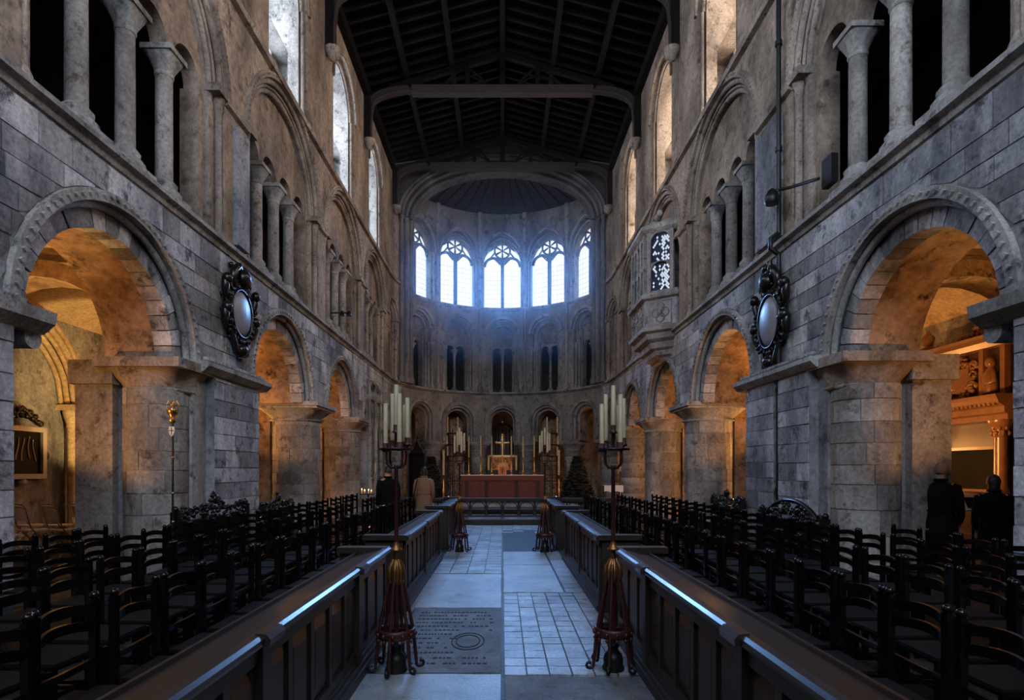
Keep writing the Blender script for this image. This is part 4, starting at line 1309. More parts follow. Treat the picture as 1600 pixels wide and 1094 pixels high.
# ------------------------------------------------------------------ tall wrought candle standards
CANDLE_LAYOUT = [(0,0,1.90,.36),(.085,.02,1.80,.36),(-.088,.02,1.755,.36),(.04,-.085,1.76,.42),(-.045,.085,1.78,.42),(.055,.075,1.77,.34)]
def standard(x, y, label, clab, sc=1.0, near=True, rot=0.0):
    th = thing('candle_standard', label, 'candelabrum', (x,y,0), group='tall red iron candle standards')
    B = lambda m,name,mat: m.build(name, mat, th, world=False)
    m = MB(); m.tube([(.135*cos(k*pi/12),.135*sin(k*pi/12),.30) for k in range(24)], .013, 6, closed=True)
    m.loft([[(rr*cos(k*pi/12),rr*sin(k*pi/12),z) for k in range(24)] for rr,z in ((.138,.27),(.15,.28),(.15,.335),(.138,.345),(.128,.335),(.128,.28),(.138,.27))], caps=False)
    for k in range(12):
        a = k*pi/6; m.ball((.15*cos(a),.15*sin(a),.305),(.016,.016,.02),6,4); m.ball((.145*cos(a),.145*sin(a),.26),(.014,.014,.016),6,4)
    B(m,'base_ring',M['iron_red'])
    for k in range(6):
        a = rot+k*pi/3; c,s = cos(a), sin(a)
        m = MB(); m.tube([(.035*c,.035*s,.84),(.06*c,.06*s,.70),(.10*c,.10*s,.50),(.137*c,.137*s,.30),(.155*c,.155*s,.12),(.165*c,.165*s,.03)], [.009,.012,.013,.014,.014,.012], 6)
        B(m,'leg',M['iron_red'])
        m = MB(); m.tube([(.165*c,.165*s,.03),(.185*c,.185*s,.022)]+[((.20+.02*sin(j*.8))*c,(.20+.02*sin(j*.8))*s,.045-.022*cos(j*.8)) for j in range(6)], .013, 6)
        B(m,'scroll_foot',M['iron'])
    m = MB(); m.lathe([(.085,0.0),(.09,.015),(.075,.05),(.08,.08),(.07,.12),(.035,.165),(.045,.185),(.05,.2),(.02,.215)], n=18); B(m,'centre_vase',M['iron'])
    m = MB(); m.lathe([(.018,.2),(.018,.70),(.03,.72),(.02,.75)], n=12); B(m,'lower_pole',M['iron_red'])
    m = MB(); m.lathe([(.02,.68),(.045,.71),(.055,.76),(.05,.82),(.03,.87),(.02,.88)], n=16)
    for k in range(8):
        a = k*pi/4; m.tube([(.05*cos(a),.05*sin(a),.70),(.066*cos(a),.066*sin(a),.76),(.055*cos(a),.055*sin(a),.83),(.025*cos(a),.025*sin(a),.885)], [.008,.014,.012,.006], 6)
    B(m,'lotus_knop',M['bronze'])
    m = MB(); m.lathe([(.02,.86),(.02,.95),(.048,.955),(.05,.965),(.03,.98),(.022,1.0),(.019,1.02)], n=16); B(m,'collar',M['bronze'])
    m = MB(); m.lathe([(.017,1.0),(.016,1.60),(.026,1.61),(.02,1.63)], n=12); B(m,'pole',M['iron_red'])
    for k in range(4):
        a = rot+pi/8+k*pi/2; c,s = cos(a), sin(a)
        m = MB(); m.tube([(0,0,1.615),(.05*c,.05*s,1.61),(.085*c,.085*s,1.64),(.092*c,.092*s,1.70),(.088*c,.088*s,1.745)], .010, 6); B(m,'branch',M['iron_red'])
    m = MB(); m.lathe([(.0,1.745),(.13,1.75),(.135,1.765),(.12,1.76),(0,1.757)], n=20); B(m,'tray',M['iron'])
    m = MB(); m.lathe([(.014,1.75),(.014,1.88),(.045,1.89),(.012,1.895)], n=12); B(m,'top_stem',M['iron_red'])
    for i,(dx,dy,z,h) in enumerate(CANDLE_LAYOUT):
        m = MB(); m.lathe([(.012,z-.02-(.0)),(.03,z-.015),(.032,z),(.024,z+.005),(.024,z+.05),(.02,z+.05),(.02,z)], c=(dx,dy,0), n=10)
        m.lathe([(.01,1.75),(.01,z-.01)], c=(dx,dy,0), n=6); B(m,'candle_cup',M['iron_red'])
        cn = thing('candle', 'cream candle, %s in the cluster on the %s' % (['tallest in the middle','right-hand one','left-hand one','front right one','back left one','back right one'][i], clab), 'candle', (x+dx*sc,y+dy*sc,(z+.003)*sc), group='candles on tall standards')
        MB().lathe([(.0185,0),(.0185,h),(.014,h+.004),(.003,h+.002)], n=14).build('wax', M['wax'], cn)
        MB().cyl((0,0,h),(0,0,h+.014),.0025,n=5).build('wick', M['wick'], cn)
        cn.scale = (sc,sc,sc)
    th.scale = (sc,sc,sc)
    return th
standard(-.84, 4.56, 'dark red iron candle standard at the left near gap of the path', 'left near standard', 1.0, rot=.35)
standard(.885, 4.60, 'dark red iron candle standard at the right near gap of the path', 'right near standard', 1.0, rot=.15)
standard(-.83, 11.15, 'dark red iron candle standard at the left far gap of the path', 'left far standard', 1.06, rot=.3)
standard(.82, 11.15, 'dark red iron candle standard at the right far gap of the path', 'right far standard', 1.06, rot=.1)

# ------------------------------------------------------------------ chancel steps, communion rail, altar
st = thing('floor_chancel', kind='structure')
MB().bx(-3.9,3.9,16.5,25.5,-.02,.15).build('step', M['floor'], st)
MB().bx(-3.6,3.6,18.6,25.5,.15,.29).build('step', M['floor'], st)
MB().bx(-2.6,2.6,19.9,23.6,.29,.40).build('step', M['slab'], st)
for (a,b,c,d) in ((-1.0,-.05,16.7,17.25),(.05,1.0,16.7,17.25)):
    MB().bx(a,b,c,d,.14,.156).build('ledger_stone', M['slab'], st)
cr = thing('communion_rail', 'low black oak communion rail with turned posts before the altar', 'railing', (0,17.5,.15))
m = MB(); m.bx(-4.1,4.1,17.4,17.6,.66,.72); m.bx(-4.1,4.1,17.44,17.56,.62,.66); m.build('top_rail', M['desk'], cr, world=True)
m = MB(); m.bx(-4.1,4.1,17.43,17.57,.15,.2); m.build('bottom_rail', M['desk'], cr, world=True)
for k in range(-8,9):
    m = MB(); m.lathe([(.05,.2),(.055,.24),(.025,.28),(.035,.36),(.05,.42),(.03,.5),(.022,.55),(.05,.6),(.05,.63)], c=(k*.49+.0,17.5,0), n=12)
    m.build('baluster', M['desk'], cr, world=True)
    if k < 8:
        m = MB(); xc = k*.49+.245
        m.tube([(xc+.2*cos(a*pi/8),17.5,.44+.17*sin(a*pi/8)) for a in range(0,9)], .014, 6); m.build('spandrel_arch', M['desk'], cr, world=True)
AY = 21.0
al = thing('altar', 'altar with red damask frontal and dark vertical bands', 'altar', (0,AY+.4,.40))
MB().bx(-1.46,1.46,AY+.02,AY+.85,.40,1.36).build('table', M['desk'], al, world=True)
m = MB(); n_ = 48
fr = [(-1.48+2.96*i/n_, AY-.0-.015*sin(i*1.1), 0) for i in range(n_+1)]
m.loft([[(p[0],p[1],.42),(p[0],p[1]+.01,.42),(p[0],p[1]+.01,1.35),(p[0],p[1],1.35)] for p in fr], smooth=False); m.build('frontal', M['red_cloth'], al, world=True)
for x_ in (-1.3,-.58,.52,1.3):
    MB().bx(x_-.06,x_+.06,AY-.035,AY-.01,.42,1.2).build('orphrey', M['dark_cloth'], al, world=True)
m = MB(); m.bx(-1.5,1.5,AY-.05,AY-.03,1.19,1.36)
for k in range(74): m.bx(-1.49+k*.0404,-1.49+k*.0404+.02,AY-.05,AY-.035,1.16,1.19)
m.build('frontlet', M['red_cloth'], al, world=True)
MB().bx(-1.53,1.53,AY-.06,AY+.9,1.36,1.385).build('altar_cloth', M['white_cloth'], al, world=True)
zt = 1.386
for i, x_ in enumerate((-1.24,-.80,-.395,.33,.76,1.17)):
    cs = thing('altar_candlestick', 'slim brass candlestick, %s from the left on the altar' % ordinal(i), 'candlestick', (x_,AY+.25,zt), group='six altar candlesticks')
    MB().lathe([(.105,0),(.105,.02),(.05,.07),(.02,.11),(.035,.14),(.016,.18),(.013,.60),(.03,.64),(.045,.68),(.02,.69)], n=14).build('stem', M['gold'], cs)
    cc = thing('candle', 'tall thin altar candle, %s from the left above the altar' % ordinal(i), 'candle', (x_,AY+.25,zt+.692), group='six altar candles')
    MB().lathe([(.026,0),(.024,.74),(.004,.745)], n=10).build('wax', M['wax'], cc)
    MB().cyl((0,0,.74),(0,0,.765),.003,n=5).build('wick', M['wick'], cc)
ac = thing('altar_cross', 'gilded standing cross in the middle of the altar', 'cross', (0,AY+.5,zt))
m = MB(); m.lathe([(.14,0),(.14,.03),(.06,.1),(.03,.14),(.05,.2),(.02,.26),(.018,.75)], n=14); m.build('stem', M['gold'], ac)
m = MB(); m.box((0,0,1.1),(.05,.03,.72)); m.box((0,0,1.2),(.42,.03,.05))
for p in ((.23,0,1.2),(-.23,0,1.2),(0,0,1.49)): m.ball(p,(.055,.03,.055),8,6)
m.tube([(.11*cos(k*pi/8),0,1.2+.11*sin(k*pi/8)) for k in range(16)], .012, 5, closed=True); m.build('cross_head', M['gold'], ac)
tb = thing('tabernacle', 'small red and gilt tabernacle with a gabled roof in the altar centre', 'tabernacle', (0,AY+.22,zt))
m = MB(); m.bx(-.15,.15,-.1,.1,0,.30); m.build('body', M['gilt_panel'], tb)
m = MB(); m.bx(-.19,.19,-.13,.13,.30,.335); m.prism([(-.18,.335),(.18,.335),(.1,.42),(-.1,.42)], lambda u,z:(u,-.11,z), lambda u,z:(u,.11,z)); m.ball((0,0,.45),(.035,.035,.04)); m.build('cornice', M['gold'], tb)
for x_ in (-.13,-.045,.045,.13): MB().cyl((x_,-.11,.02),(x_,-.11,.3),.013,n=8).build('colonnette', M['gold'], tb)
MB().box((0,-.105,.15),(.16,.012,.22)).build('door', M['red_cloth'], tb)
# painted and gilded reredos of the chapel behind, in the middle arch
rd = thing('lady_chapel_reredos', 'glowing red and gilt carved panel seen through the middle apse arch', 'altarpiece', (0,31.6,0))
MB().bx(-.9,.9,31.55,31.9,0,1.55).build('table', M['desk'], rd, world=True)
MB().bx(-.55,.55,31.62,31.72,1.55,2.25).build('panel', M['gilt_panel'], rd, world=True)
m = MB(); rnd = random.Random(5)
for i in range(60): m.ball((rnd.uniform(-.5,.5),31.60,rnd.uniform(1.62,2.18)),(rnd.uniform(.03,.07),.03,rnd.uniform(.04,.09)),7,5)
m.build('carved_figures', M['gold'], rd, world=True)
m = MB()
for x_ in (-.76,.76): m.bx(x_-.05,x_+.05,31.58,31.74,1.55,2.35)
m.bx(-.82,.82,31.56,31.76,2.25,2.36); m.build('gilt_frame', M['gold'], rd, world=True)
m = MB(); m.tube([(.75*cos(k*pi/14),31.7,3.2+.9*sin(k*pi/14)) for k in range(15)], .06, 6)
for k in range(7): m.tube([(-.6+.2*k,31.7,2.4),(-.6+.2*k,31.7,3.6)], .03, 5); m.ball((-.6+.2*k,31.7,3.7),(.06,.06,.1))
m.build('open_canopy', M['iron'], rd, world=True)
lamp('chapel_light', 'SPOT', (0,29.9,3.4), 25, (1,.5,.22), target=(0,31.6,1.9), size=.05, angle=radians(50))
# hanging lamp in the middle arch
hl = thing('hanging_lamp', 'tiny white sanctuary lamp hanging in the middle apse arch', 'lamp', (0,29.2,4.0))
MB().cyl((0,0,0),(0,0,.62),.008,n=5).build('chain', M['iron'], hl)
MB().lathe([(.01,-.14),(.05,-.1),(.06,0),(.04,.04)], n=10).build('bowl', M['gold'], hl)
MB().ball((0,0,-.02),(.035,.035,.05)).build('flame', emit('lamp_glow',(1,.95,.85),3.0), hl)

# tall torch candlesticks flanking the sanctuary
def torch(x, y, label, h=1.2, zb=.15):
    th = thing('floor_candlestick', label, 'candlestick', (x,y,zb), group='gilt floor candlesticks')
    MB().lathe([(.14,0),(.14,.04),(.07,.10),(.035,.16),(.05,.22),(.025,.3),(.045,.5),(.03,.62),(.05,.75),(.022,.8),(.03,h*.85),(.022,h-.08),(.075,h-.03),(.08,h)], n=16).build('turned_stem', M['gold'], th)
    c = thing('candle', 'thick cream candle on the %s' % label, 'candle', (x,y,zb+h), group='candles on gilt floor candlesticks')
    MB().lathe([(.038,0),(.038,.85),(.005,.855)], n=12).build('wax', M['wax'], c)
    MB().cyl((0,0,.85),(0,0,.875),.004,n=5).build('wick', M['wick'], c)
torch(-2.0, 19.6, 'gilt floor candlestick standing left of the altar', 1.25)
torch(1.92, 19.6, 'gilt floor candlestick standing right of the altar', 1.25)
# wrought iron screens with tiers of candles either side of the altar
for sx in (-1,1):
    nm = SIDES[sx]; cx_ = sx*1.95; Y = 23.4
    th = thing('iron_screen', 'openwork black iron screen with scrolls %s of the altar' % nm, 'screen', (cx_,Y,.15), group='iron screens')
    for i in range(5): MB().bx(cx_-.62+i*.31-.015,cx_-.62+i*.31+.015,Y-.015,Y+.015,.15,1.95).build('upright', M['iron'], th, world=True)
    for z in (.3,1.1,1.9): MB().bx(cx_-.62,cx_+.62,Y-.02,Y+.02,z,z+.04).build('rail', M['iron'], th, world=True)
    for i in range(4):
        for j in range(4):
            xx = cx_-.465+i*.31; zz = .5+j*.38
            m = MB(); m.tube([(xx+(.12-.011*q)*cos(q*.7),Y,zz+(.15-.013*q)*sin(q*.7)) for q in range(10)], .013, 5); m.build('scroll', M['iron'], th, world=True)
    # tall branched stand in front of the arch
    Yb = 22.6; xb = sx*1.95
    tb_ = thing('tiered_candle_stand', 'tall black iron stand with three candle tiers %s of the altar' % nm, 'candelabrum', (xb,Yb,.29), group='tiered iron candle stands')
    m = MB(); m.lathe([(.2,.29),(.2,.32),(.03,.4),(.02,.5),(.02,3.2)], c=(xb,Yb,0), n=10); m.build('pole', M['iron'], tb_, world=True)
    for z, w in ((2.1,.2),(2.55,.22),(3.0,.2)):
        m = MB(); m.tube([(xb+w*cos(k*pi/8),Yb+w*sin(k*pi/8),z) for k in range(16)], .022, 5, closed=True)
        m.bx(xb-w,xb+w,Yb-.015,Yb+.015,z-.015,z+.015); m.bx(xb-.015,xb+.015,Yb-w,Yb+w,z-.015,z+.015); m.build('tier', M['iron'], tb_, world=True)
    kk = 0
    for z, w, hh in ((2.12,.2,.36),(2.57,.22,.34),(3.02,.2,.62)):
        for q in ((-1,0),(1,0)):
            tier = {2.12:'lowest',2.57:'middle',3.02:'top'}[z]
            c = MB(); c.lathe([(.03,0),(.03,hh),(.004,hh+.004)], n=10)
            c.build('candle', M['wax'], label='cream candle on the %s side of the %s tier, stand %s of altar' % ('left' if q[0]<0 else 'right', tier, nm), cat='candle', group='candles on tiered stands', loc=(xb+q[0]*w,Yb,z))

# ------------------------------------------------------------------ carved cartouches on the piers
def cartouche(side, sc, zc, w, h, label, crest):
    rnd = random.Random(11+side)
    th = thing('carved_cartouche', label, 'wall monument', P(side, sc, zc, 0), group=None)
    hw, hh = w/2, h/2
    Q = lambda u, v, t: P(side, sc+u, zc+v, t)
    # oval tablet
    m = MB(); rings = []
    ow, oh, oc = hw*.50, hh*.44, -.04*h
    for k in range(7):
        f = k/6; a = f*pi/2
        rings.append([Q(ow*cos(a)*cos(j*pi/14)+0, oc+oh*cos(a)*sin(j*pi/14), -.12-.10*sin(a)) for j in range(28)])
    m.loft(rings); m.build('oval_tablet', M['grey_marble'], th, world=True)
    m = MB()
    m.prism([(1.25*ow*cos(k*pi/12), oc+1.22*oh*sin(k*pi/12)) for k in range(24)], lambda u,v: Q(u,v,-.13), lambda u,v: Q(u,v,.0))
    m.tube([Q(1.08*ow*cos(k*pi/16), oc+1.06*oh*sin(k*pi/16), -.15) for k in range(32)], .028, 7, closed=True)
    m.build('oval_frame', M['black_marble'], th, world=True)
    m = MB()
    for k in range(26):
        a = 2*pi*k/26; rr = rnd.uniform(.035,.07)
        m.tube([Q((1.3*ow+.02)*cos(a)+ (.085-.009*j)*cos(a+j*.75), oc+1.27*oh*sin(a)+(.085-.009*j)*sin(a+j*.75), -.10-.01*j) for j in range(8)], rr*.45, 6)
    for k in range(70):
        a = rnd.uniform(0,2*pi); q = rnd.uniform(1.15,1.62); rr = rnd.uniform(.025,.05)
        m.ball(Q(q*ow*cos(a), oc+q*.93*oh*sin(a), -rnd.uniform(.04,.16)), (rr,rr*1.2,rr*1.2), 7, 5)
    m.build('carved_foliage', M['black_marble'], th, world=True)
    for sg, v in ((-1,.22),(1,.22),(-1,-.05),(1,-.05)):      # winged cherub heads and masks at the flanks
        m = MB(); u = sg*hw*.78
        m.ball(Q(u,v*h,-.15), (.085,.085,.10), 10, 7)
        m.tube([Q(u,v*h+.03,-.1),Q(u+sg*.03,v*h-.12,-.13),Q(u-sg*.02,v*h-.27,-.10),Q(u-sg*.10,v*h-.36,-.08)], [.05,.07,.055,.02], 7)
        m.build('cherub', M['black_marble'], th, world=True)
    m = MB()                                                 # foot mask with drapery
    m.ball(Q(0,-hh*.80,-.15), (.10,.12,.11), 10, 7)
    for sg in (-1,1):
        m.tube([Q(sg*.05,-hh*.93,-.1),Q(sg*.17,-hh*.86,-.13),Q(sg*.24,-hh*.7,-.12),Q(sg*.30,-hh*.5,-.1),Q(sg*.34,-hh*.3,-.1)], [.03,.06,.055,.05,.03], 7)
    m.ball(Q(0,-hh*.97,-.1), (.06,.08,.05), 8, 5)
    m.build('foot_mask', M['black_marble'], th, world=True)
    m = MB()                                                 # helm and mantling at the top
    m.ball(Q(0,hh*.62,-.18), (.12,.15,.16), 10, 7)
    for sg in (-1,1):
        m.tube([Q(0,hh*.75,-.12),Q(sg*.14,hh*.82,-.14),Q(sg*.26,hh*.70,-.13),Q(sg*.30,hh*.5,-.12),Q(sg*.22,hh*.42,-.14)], [.05,.07,.075,.06,.03], 7)
    for k in range(22):
        m.ball(Q(rnd.uniform(-.28,.28), hh*rnd.uniform(.45,.9), -rnd.uniform(.06,.18)), rnd.uniform(.03,.055), 7, 5)
    if crest:
        m.tube([Q(0,hh*.8,-.12),Q(0,hh*.93,-.12),Q(-.04,hh*1.0,-.12)], [.06,.05,.02], 6); m.ball(Q(.03,hh*.96,-.12), .045, 7, 5)
    m.build('helm_and_mantling', M['black_marble'], th, world=True)
cartouche(-1, 10.30, 4.44, 1.42, 1.80, 'black baroque carved cartouche with grey oval tablet on the left wall', False)
cartouche(1, 10.08, 4.26, 1.42, 1.98, 'black carved cartouche with pale oval and crest on the right wall', True)

# ------------------------------------------------------------------ oriel window of the gallery on the right
ori = thing('oriel_window', 'projecting stone oriel with leaded lights and carved panels in the right gallery', 'oriel window', P(1,17.25,6.5,0), kind='thing')
PL = [(15.85,.0),(16.38,-.80),(18.12,-.80),(18.65,.0)]
def plan(g):     # plan of the bay grown by g (negative: shrunk towards the wall)
    return [(15.85-g*1.0,.0),(16.38-g*.6,-.80-g),(18.12+g*.6,-.80-g),(18.65+g,.0)]
def tier(m, rows):
    m.loft([[P(1,s,z,t) for s,t in plan(g)]+[P(1,18.65+g,z,.3),P(1,15.85-g,z,.3)] for g,z in rows], smooth=False)
m = MB(); tier(m, [(-.62,4.75),(-.55,4.82),(-.42,4.88),(-.38,5.0),(-.28,5.06),(-.26,5.22),(-.12,5.3),(-.10,5.45),(.02,5.5),(.03,5.6),(-.04,5.64)])
m.build('corbel_base', M['mould'], ori, world=True)
m = MB(); tier(m, [(-.06,5.6),(-.06,6.4)]); m.build('parapet', M['wall'], ori, world=True)
m = MB(); tier(m, [(-.05,6.38),(.05,6.42),(.07,6.5),(.0,6.56),(-.08,6.64)]); m.build('sill', M['mould'], ori, world=True)
m = MB(); tier(m, [(-.08,8.25),(.0,8.3),(.06,8.36),(.06,8.46),(-.02,8.5),(-.1,8.6)]); m.build('cornice', M['mould'], ori, world=True)
for s_ in [15.9+.28*k for k in range(10)]:
    x,y,z = P(1,s_,8.6,-.45); MB().ball((x,y,z+.06),(.09,.09,.10),6,4).build('crest_leaf', M['mould'], ori, world=True)
def face(a, b, g=-.06):
    """frame of one wall face of the oriel: u from 0..L along it"""
    A = Vector(P(1,a[0],0,a[1])); B = Vector(P(1,b[0],0,b[1])); d = (B-A); L = d.length; d.normalize()
    n = Vector((d.y,-d.x,0));
    if n.x > 0: n = -n
    return lambda u,z,t: tuple(A+d*u+n*t+Vector((0,0,z))), L
pg = plan(-.06)
for fi, (a, b, nl) in enumerate(((pg[0],pg[1],1),(pg[1],pg[2],4),(pg[2],pg[3],1))):
    F, L = face(a, b)
    e = .12 if nl == 1 else .08
    wl = (L-2*e)/nl
    for k in range(nl+1):
        u = e+k*wl; m = MB(); w = .05 if k in (0,nl) else .032
        m.prism([(u-w,6.6),(u+w,6.6),(u+w,8.28),(u-w,8.28)], lambda p,z: F(p,z,.03), lambda p,z: F(p,z,-.12)); m.build('mullion', M['mould'], ori, world=True)
    for k in range(nl):
        uc = e+(k+.5)*wl; r_ = wl/2-.04
        for (z0, zh) in ((6.62,7.16),(7.44,8.0)):
            # arched head filling
            m = MB(); top = 7.44 if z0 < 7 else 8.28
            pts = [(-r_,zh)]+[( -r_*cos(j*pi/10), zh+r_*sin(j*pi/10)) for j in range(11)]+[(r_,zh)]
            for j in range(10):
                p0 = (uc-r_*cos(j*pi/10), zh+r_*sin(j*pi/10)); p1 = (uc-r_*cos((j+1)*pi/10), zh+r_*sin((j+1)*pi/10))
                m.prism([p0,p1,(p1[0],top),(p0[0],top)], lambda p,z: F(p,z,.0), lambda p,z: F(p,z,-.08))
            m.tube([F(uc-r_*cos(j*pi/10), zh+r_*sin(j*pi/10), .01) for j in range(11)], .018, 5)
            m.build('arched_head', M['mould'], ori, world=True)
            pane = [(uc-r_,z0),(uc+r_,z0),(uc+r_,zh)]+[(uc+r_*cos(j*pi/10),zh+r_*sin(j*pi/10)) for j in range(1,10)]+[(uc-r_,zh)]
            g_ = MB().add([F(p,z,-.07) for p,z in pane], [tuple(range(len(pane)))]).build('pane', M['glass_oriel'], ori, world=True)
            m = MB(); sub = MB()
            st_ = .10
            for j in range(-8,18):       # lozenge leading
                for sg in (-1,1):
                    pp = []
                    z_a = z0+(j*st_)
                    # line z = z_a + sg*1.4*(u-uc)
                    for uu in (-r_, r_):
                        pp.append((uc+uu, z_a+sg*1.4*uu))
                    lo = min(pp[0][1],pp[1][1]); hi = max(pp[0][1],pp[1][1])
                    if lo > z0 and hi < zh+r_*.4: m.tube([F(pp[0][0],pp[0][1],-.06),F(pp[1][0],pp[1][1],-.06)], .006, 4)
            if m.f: m.build('lozenge_leading', M['lead'], ori, world=True)
            if nl == 1:
                rq = random.Random(int(z0*9)+fi)
                for j in range(0, 16):
                    for i_ in range(-3, 4):
                        du = i_*.0714+(.0357 if j % 2 else 0); zz = z0+.05+j*.05
                        if abs(du) < r_-.05 and zz < zh+r_*.6 and rq.random() < (.75 if du < 0 else .35):
                            sub.add([F(uc+du-.032,zz,-.065),F(uc+du,zz-.045,-.065),F(uc+du+.032,zz,-.065),F(uc+du,zz+.045,-.065)], [(0,1,2,3)])
                if sub.f: sub.build('clear_quarries', M['glass_oriel_lit'], ori, world=True, kind='stuff')
    # carved quatrefoils in the parapet
    nq = 1 if nl == 1 else 3
    for k in range(nq):
        uc = L*(k+.5)/nq; m = MB()
        s2 = min(L/nq/2-.05, .32)
        m.tube([F(uc-s2,5.68,.0),F(uc+s2,5.68,.0),F(uc+s2,6.32,.0),F(uc-s2,6.32,.0)], .025, 4, closed=True)
        for q in range(4):
            aa = pi/2*q
            m.tube([F(uc+.12*cos(aa)+.12*cos(j*pi/6), 6.0+.14*sin(aa)+.13*sin(j*pi/6), .01) for j in range(12)], .018, 5, closed=True)
        m.ball(F(uc,6.0,.02), .07, 8, 5)
        m.build('quatrefoil_panel', M['mould'], ori, world=True)

# ------------------------------------------------------------------ drain pipe with a lamp arm, small floodlights
dp = thing('drain_pipe', 'black vertical pipe running down the right wall between the piers', 'pipe', (4.70,9.8,0))
m = MB(); m.cyl((4.70,9.8,0),(4.70,9.8,5.25),.04,n=10); m.cyl((4.70,9.8,5.6),(4.70,9.8,9.8),.04,n=10); m.tube([(4.7,9.8,5.25),(4.56,9.8,5.35),(4.56,9.8,5.52),(4.70,9.8,5.62)], .04, 8)
m.build('pipe', M['iron'], dp, world=True)
for z in (1.2,2.9,4.6,7.0,8.8): MB().lathe([(.06,z),(.06,z+.08)], c=(4.70,9.8,0), n=10).build('collar', M['iron'], dp, world=True)
la = thing('lamp_arm', 'black iron arm with a round floodlight and speaker box under the right gallery', 'lamp', (4.6,9.72,6.3))
MB().tube([(4.62,9.72,6.30),(4.60,9.2,6.1),(4.64,8.45,5.86)], .025, 6).build('arm', M['iron'], la, world=True)
m = MB(); m.lathe([(.03,.1),(.07,.06),(.11,-.02),(.12,-.12),(.10,-.16)], c=(4.52,9.66,6.2), n=14); m.build('round_lamp', M['iron'], la, world=True)
MB().box((4.86,8.55,6.02),(.10,.26,.42)).build('speaker_box', M['iron'], la, world=True)
fl2 = thing('floodlight_bar', 'small pair of floodlights on a bar before the left gallery columns', 'lamp', (-4.72,16.9,6.1))
MB().tube([(-4.95,16.6,6.1),(-4.4,16.6,6.1)], .02, 6).build('bar', M['iron'], fl2, world=True)
for x_ in (-4.62,-4.42): MB().lathe([(.02,.08),(.06,.05),(.08,-.06)], c=(x_,16.6,6.08), n=10).build('lamp_head', M['iron'], fl2, world=True)

# ------------------------------------------------------------------ canopied founder's tomb in the fourth left arch
tm = thing('canopied_tomb', 'pale gothic canopied tomb screen with pinnacles in the left arcade', 'tomb', P(-1,21.4,0,0), kind='thing')
G = lambda s,z,t: P(-1,s,z,t)
m = MB(); field_wall(m, -1, 20.0, 22.85, 1.25, 0, [], -.25, .5); m.build('tomb_chest', M['mould'], tm, world=True)
m = MB(); field_wall(m, -1, 19.95, 22.9, 1.33, 1.25, [], -.31, .55); m.build('chest_slab', M['mould'], tm, world=True)
for k in range(4):
    m = MB(); c_ = 20.4+k*.68
    m.tube([G(c_-.24,.2,-.26),G(c_+.24,.2,-.26),G(c_+.24,1.1,-.26),G(c_-.24,1.1,-.26)], .03, 4, closed=True)
    m.tube([G(c_-.2,.6,-.27)]+[G(c_-.2*cos(j*pi/8),.75+.2*sin(j*pi/8),-.27) for j in range(9)]+[G(c_+.2,.6,-.27)], .025, 5)
    m.build('chest_panel', M['mould'], tm, world=True)
m = MB(); field_wall(m, -1, 20.0, 22.85, 4.1, 1.33, [(20.52,.38,2.35,1.0,1.3),(21.42,.38,2.35,1.0,1.3),(22.32,.38,2.35,1.0,1.3)], -.12, .25); m.build('canopy_screen', M['mould'], tm, world=True)
m = MB(); field_wall(m, -1, 20.0, 22.85, 4.1, 1.33, [], .42, .5); m.build('back_panel', M['shadow_stone'], tm, world=True)
for c_ in (20.04,20.97,21.87,22.80):
    m = MB(); x,y,_ = G(c_,0,-.18)
    m.lathe([(.10,0),(.10,1.3),(.075,1.36),(.075,3.0),(.09,3.05),(.06,3.1),(.06,4.0),(.08,4.05),(.01,4.55)], c=(x,y,.1), n=8)
    m.build('buttress_pinnacle', M['mould'], tm, world=True)
for c_ in (20.52,21.42,22.32):
    m = MB()
    m.tube([G(c_-.40,2.35,-.15)]+[G(c_+u,2.35+.95*(1-abs(u)/.40)**.7,-.16) for u in (-.3,-.2,-.1,-.03)]+[G(c_,3.55,-.17)]+[G(c_+u,2.35+.95*(1-abs(u)/.40)**.7,-.16) for u in (.03,.1,.2,.3)]+[G(c_+.40,2.35,-.15)], .035, 6)
    for j in range(5): m.tube([G(c_-.30+.15*j,3.1,-.13),G(c_-.30+.15*j,3.95,-.13)], .022, 5)
    m.ball(G(c_,3.6,-.17),(.06,.06,.09),7,5); m.build('ogee_gable', M['mould'], tm, world=True)
m = MB()
band(m, -1, 19.95, 22.9, [(.0,4.0),(-.2,4.05),(-.22,4.18),(.0,4.2)])
for k in range(16):
    s_ = 20.05+k*.185; m.tube([G(s_,4.15,-.17),G(s_,4.42,-.17)], [.045,.008], 5); m.ball(G(s_,4.3,-.17),.035,6,4)
m.build('cresting', M['mould'], tm, world=True)

# ------------------------------------------------------------------ left aisle: moulded arch, memorial, stacking chairs
ar = thing('wall_arch', kind='structure')
H_ = lambda s,z,t: P(-1,s,z,t)
for k,(r_,t_,w_) in enumerate(((1.42,4.86,.05),(1.52,4.80,.06),(1.63,4.74,.05),(1.74,4.70,.07),(1.86,4.66,.05))):
    MB().tube(arcpts(-1,11.2,r_,2.95,1.0,t_,26,pt=1.12), w_, 8).build('arch_roll', M['vault'], ar)
for dx,t_ in ((1.50,4.70),(1.72,4.60)):
    x,y,_ = H_(11.2+dx,0,t_)
    MB().lathe([(.14,0),(.14,.2),(.09,.3),(.08,.35),(.08,2.5),(.11,2.52),(.09,2.56),(.16,2.78),(.17,2.9)], c=(x,y,0), n=14).build('colonnette', M['vault'], ar)
m = MB(); field_wall(m, -1, 11.2+1.3, 11.2+1.9, 3.0, 2.88, [], 4.48, 4.95); m.build('abacus', M['vault'], ar)
m = MB(); field_wall(m, -1, 13.15, 14.3, 3.1, 0, [], 4.5, 4.95); m.build('pilaster', M['vault'], ar)
m = MB(); field_wall(m, -1, 13.1, 14.35, 3.2, 2.95, [], 4.42, 4.95); m.build('pilaster_cap', M['vault'], ar)
